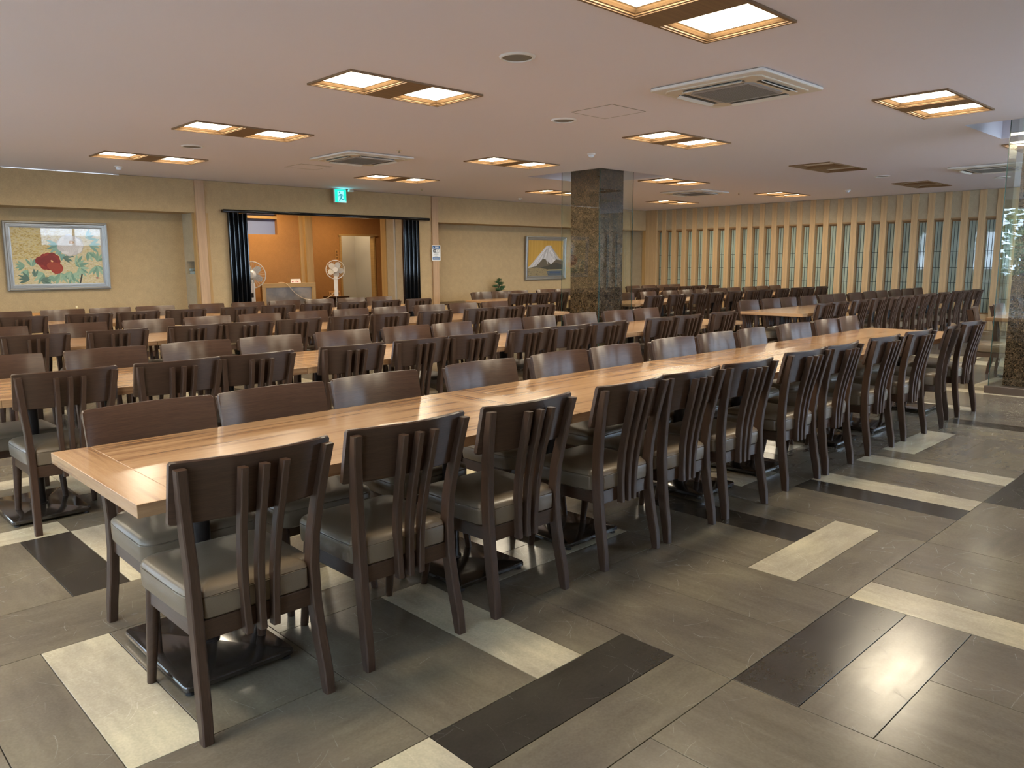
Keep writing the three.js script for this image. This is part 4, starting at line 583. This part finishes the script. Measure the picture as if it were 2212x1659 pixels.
// ---------------------------------------------------------------- lobby furnishings
{
  const t = thing('marble_screen', 'low wood framed marble screen in the lobby', 'screen', [7.49, 0, -14.0]);
  mesh('top_rail', rbox(-0.57, 0.57, 0.915, 1.0, -0.04, 0.04, 0.004), M.woodTrim, t); for (const s of [-1, 1]) mesh('upright', swapUV(rbox(s * 0.53 - 0.04, s * 0.53 + 0.04, 0, 0.915, -0.04, 0.04, 0.004)), M.woodTrim, t); mesh('bottom_rail', rbox(-0.49, 0.49, 0.05, 0.13, -0.04, 0.04, 0.004), M.woodTrim, t); mesh('marble_panel', box(-0.49, 0.49, 0.13, 0.915, -0.012, 0.012), mat(RGB(1, 0.88, 0.74), 0.25, { map: marbleTex }), t);
  const c = thing('notice_card', 'small white card standing on the marble screen', 'card', [7.645, 1.0, -14.0]); const fold = (s) => { const g = box(-0.105, 0.105, 0, 0.078, -0.001, 0.001); g.rotateX(s * 0.28); g.translate(0, 0, s * -0.0 + (s < 0 ? 0.022 : -0.022)); return g; };
  const ct = canvasTex(256, 96, (q) => { q.fillStyle = '#f3e6dc'; q.fillRect(0, 0, 256, 96); q.fillStyle = '#b43c33'; q.fillRect(24, 52, 26, 28); q.fillRect(60, 60, 12, 18); q.fillRect(118, 48, 30, 32); q.fillRect(160, 54, 34, 26); q.fillStyle = '#6b3a30'; q.fillRect(150, 18, 16, 14); });
  mesh('front_flap', fold(-1), mat(RGB(1, 1, 1), 0.6, { map: ct }), c); mesh('rear_flap', fold(1), M.white, c);
  { const g = c.children[0].geometry, p = g.attributes.position, uv = g.attributes.uv; for (let i = 0; i < p.count; i++) uv.setXY(i, (p.getX(i) + 0.105) / 0.21, p.getY(i) / 0.076); }
}
function fan(label, x, z, headH, R, yaw, poleMat) {
  const t = thing('pedestal_fan', label, 'fan', [x, 0, z], yaw);
  mesh('base', lathe([[0, 0.05], [0.03, 0.05], [0.06, 0.035], [0.16, 0.022], [0.175, 0.01], [0.175, 0]], 32), poleMat, t);
  mesh('pole', merge(new THREE.CylinderGeometry(0.011, 0.011, headH - 0.55, 12).translate(0, (headH - 0.55) / 2 + 0.04, 0)), M.chrome, t);
  mesh('control_column', rbox(-0.042, 0.042, headH - 0.55, headH - 0.14, -0.03, 0.03, 0.012, 3), poleMat, t); mesh('control_panel', rbox(-0.02, 0.02, headH - 0.40, headH - 0.32, -0.034, -0.03, 0.002), M.column, t);
  mesh('neck', tube([[0, headH - 0.16, 0], [0, headH - 0.10, -0.02], [0, headH - 0.03, -0.03]], 0.018, 10, 10), poleMat, t);
  const m = lathe([[0, -0.175], [0.052, -0.172], [0.058, -0.165], [0.060, -0.135], [0.078, -0.12], [0.086, -0.07], [0.075, -0.03], [0.03, -0.012], [0, -0.012]], 24); m.rotateX(Math.PI / 2); m.translate(0, headH, 0); const mm = mesh('motor_housing', m, poleMat, t); mesh('handle', tube([[-0.03, headH + 0.055, -0.07], [-0.02, headH + 0.095, -0.07], [0.02, headH + 0.095, -0.07], [0.03, headH + 0.055, -0.07]], 0.006, 12, 6), poleMat, mm);
  const wires = []; for (let k = 0; k < 28; k++) { const a = k / 28 * 2 * Math.PI, cx = Math.cos(a), cy = Math.sin(a); for (const s of [-1, 1]) wires.push(tube([[cx * 0.045, headH + cy * 0.045, 0.03 + s * 0.055], [cx * R * 0.6, headH + cy * R * 0.6, 0.03 + s * 0.05], [cx * R * 0.95, headH + cy * R * 0.95, 0.03 + s * 0.025], [cx * R, headH + cy * R, 0.03]], 0.0013, 8, 4)); }
  mesh('cage_wires', merge(wires), poleMat, t); const rg = new THREE.TorusGeometry(R, 0.008, 8, 48); rg.translate(0, headH, 0.03); mesh('cage_rim', rg, poleMat, t);
  const cap = new THREE.CylinderGeometry(0.05, 0.05, 0.012, 24); cap.rotateX(Math.PI / 2); cap.translate(0, headH, 0.088); mesh('centre_badge', cap, poleMat, t);
  for (let k = 0; k < 5; k++) { const s = new THREE.Shape(); s.moveTo(0.02, -0.02); s.bezierCurveTo(0.06, -0.09, R * 0.7, -0.11, R * 0.86, -0.03); s.bezierCurveTo(R * 0.9, 0.04, R * 0.5, 0.06, 0.02, 0.025); const g = new THREE.ExtrudeGeometry(s, { depth: 0.003, bevelEnabled: false }); g.rotateX(0.35); g.rotateZ(k / 5 * 2 * Math.PI); g.translate(0, headH, 0.03); mesh('blade', boxUV(g), mat(RGB(0.62, 0.60, 0.57), 0.3), t); }
}
fan('white pedestal fan seen from behind beside the left curtain', 6.42, -13.32, 1.175, 0.235, Math.PI * 0.82, M.fan);
fan('cream pedestal fan facing the room beside the marble screen', 8.70, -14.25, 1.245, 0.19, -0.55, M.fan);
{ const t = thing('fan_cord', 'pale cord trailing over the marble screen to the fan', 'cord', [0, 0, 0]); mesh('cord', tube([[7.25, 0.40, -14.07], [7.27, 0.85, -14.065], [7.30, 1.0, -14.05], [7.36, 1.011, -14.0], [7.42, 0.985, -13.94], [7.55, 0.84, -13.93], [7.75, 0.70, -13.93], [7.98, 0.665, -13.95], [8.2, 0.66, -14.0], [8.45, 0.70, -14.1], [8.64, 0.80, -14.22], [8.67, 0.84, -14.25]], 0.006, 80, 6), M.cable, t); }
// telephone in the alcove, small bottle and pine on the ledges
{ const t = thing('telephone', 'grey telephone in the small side alcove', 'telephone', [5.28, 1.21, -12.93], -Math.PI / 2); mesh('body', rbox(-0.09, 0.09, 0, 0.045, -0.07, 0.08, 0.012, 3), M.blueGrey, t); mesh('handset', merge(rbox(-0.10, -0.055, 0.045, 0.085, -0.06, -0.01, 0.014, 3), rbox(-0.10, -0.055, 0.045, 0.085, 0.03, 0.08, 0.014, 3), rbox(-0.095, -0.06, 0.068, 0.088, -0.06, 0.08, 0.009, 3)), M.blueGrey, t); mesh('keypad', rbox(-0.03, 0.07, 0.043, 0.049, -0.02, 0.06, 0.002), M.column, t); }
{ const t = thing('small_bottle', 'small cream bottle on the ledge under the peony painting', 'bottle', [3.435, 0.53, -12.88]); mesh('bottle_body', lathe([[0, 0], [0.03, 0], [0.034, 0.01], [0.036, 0.12], [0.028, 0.15], [0.014, 0.17], [0.011, 0.20], [0.014, 0.205]], 24), mat(RGB(0.75, 0.58, 0.30), 0.25), t); mesh('stopper', lathe([[0, 0.236], [0.012, 0.234], [0.018, 0.222], [0.014, 0.208], [0.010, 0.203]], 16), mat(RGB(0.85, 0.72, 0.45), 0.3), t); }
{
  const t = thing('potted_pine', 'small potted pine on the ledge before the papered wall', 'plant', [12.09, 0.53, -12.93]); const r = rng(61);
  mesh('pot', lathe([[0, 0], [0.075, 0], [0.08, 0.01], [0.10, 0.09], [0.11, 0.10], [0.10, 0.10], [0.09, 0.085], [0, 0.085]], 24), M.darkWood, t);
  mesh('trunk', tube([[0, 0.08, 0], [0.02, 0.16, 0.01], [-0.02, 0.25, 0], [0.015, 0.34, 0.0], [0.0, 0.44, 0.0]], 0.013, 24, 8), mat(RGB(0.07, 0.04, 0.025), 0.8), t);
  const nd = mat(RGB(0.035, 0.085, 0.03), 0.7); const needle = new THREE.ConeGeometry(0.0022, 0.03, 3); needle.translate(0, 0.015, 0);
  for (const [x, y, z, R] of [[0.02, 0.455, 0, 0.062], [-0.055, 0.405, 0.02, 0.058], [0.075, 0.38, 0, 0.06], [-0.015, 0.36, 0.05, 0.055], [-0.10, 0.315, 0, 0.075], [0.10, 0.29, 0.01, 0.08], [-0.06, 0.245, 0.04, 0.08], [0.03, 0.25, 0.05, 0.075], [-0.01, 0.20, 0, 0.09]]) {
    const gs = []; for (let k = 0; k < 170; k++) { const g = needle.clone(), th = r() * 6.28, ph = Math.acos(1 - 1.5 * r()), d = V(Math.sin(ph) * Math.cos(th), Math.cos(ph) * 0.8, Math.sin(ph) * Math.sin(th)); g.applyQuaternion(new THREE.Quaternion().setFromUnitVectors(V(0, 1, 0), d.clone().normalize())); const q = R * (0.35 + 0.6 * r()); g.translate(x + d.x * q, y + d.y * q * 0.6, z + d.z * q); gs.push(g); }
    const core = new THREE.IcosahedronGeometry(R * 0.72, 1); core.scale(1, 0.5, 1); core.translate(x, y, z); gs.push(core); mesh('needle_pad', merge(gs), nd, t);
  }
}

scene.traverse((o) => { if (o.isMesh) { o.castShadow = true; o.receiveShadow = true; } if (o.isLight) o.castShadow = true; });
renderer.render(scene, camera);
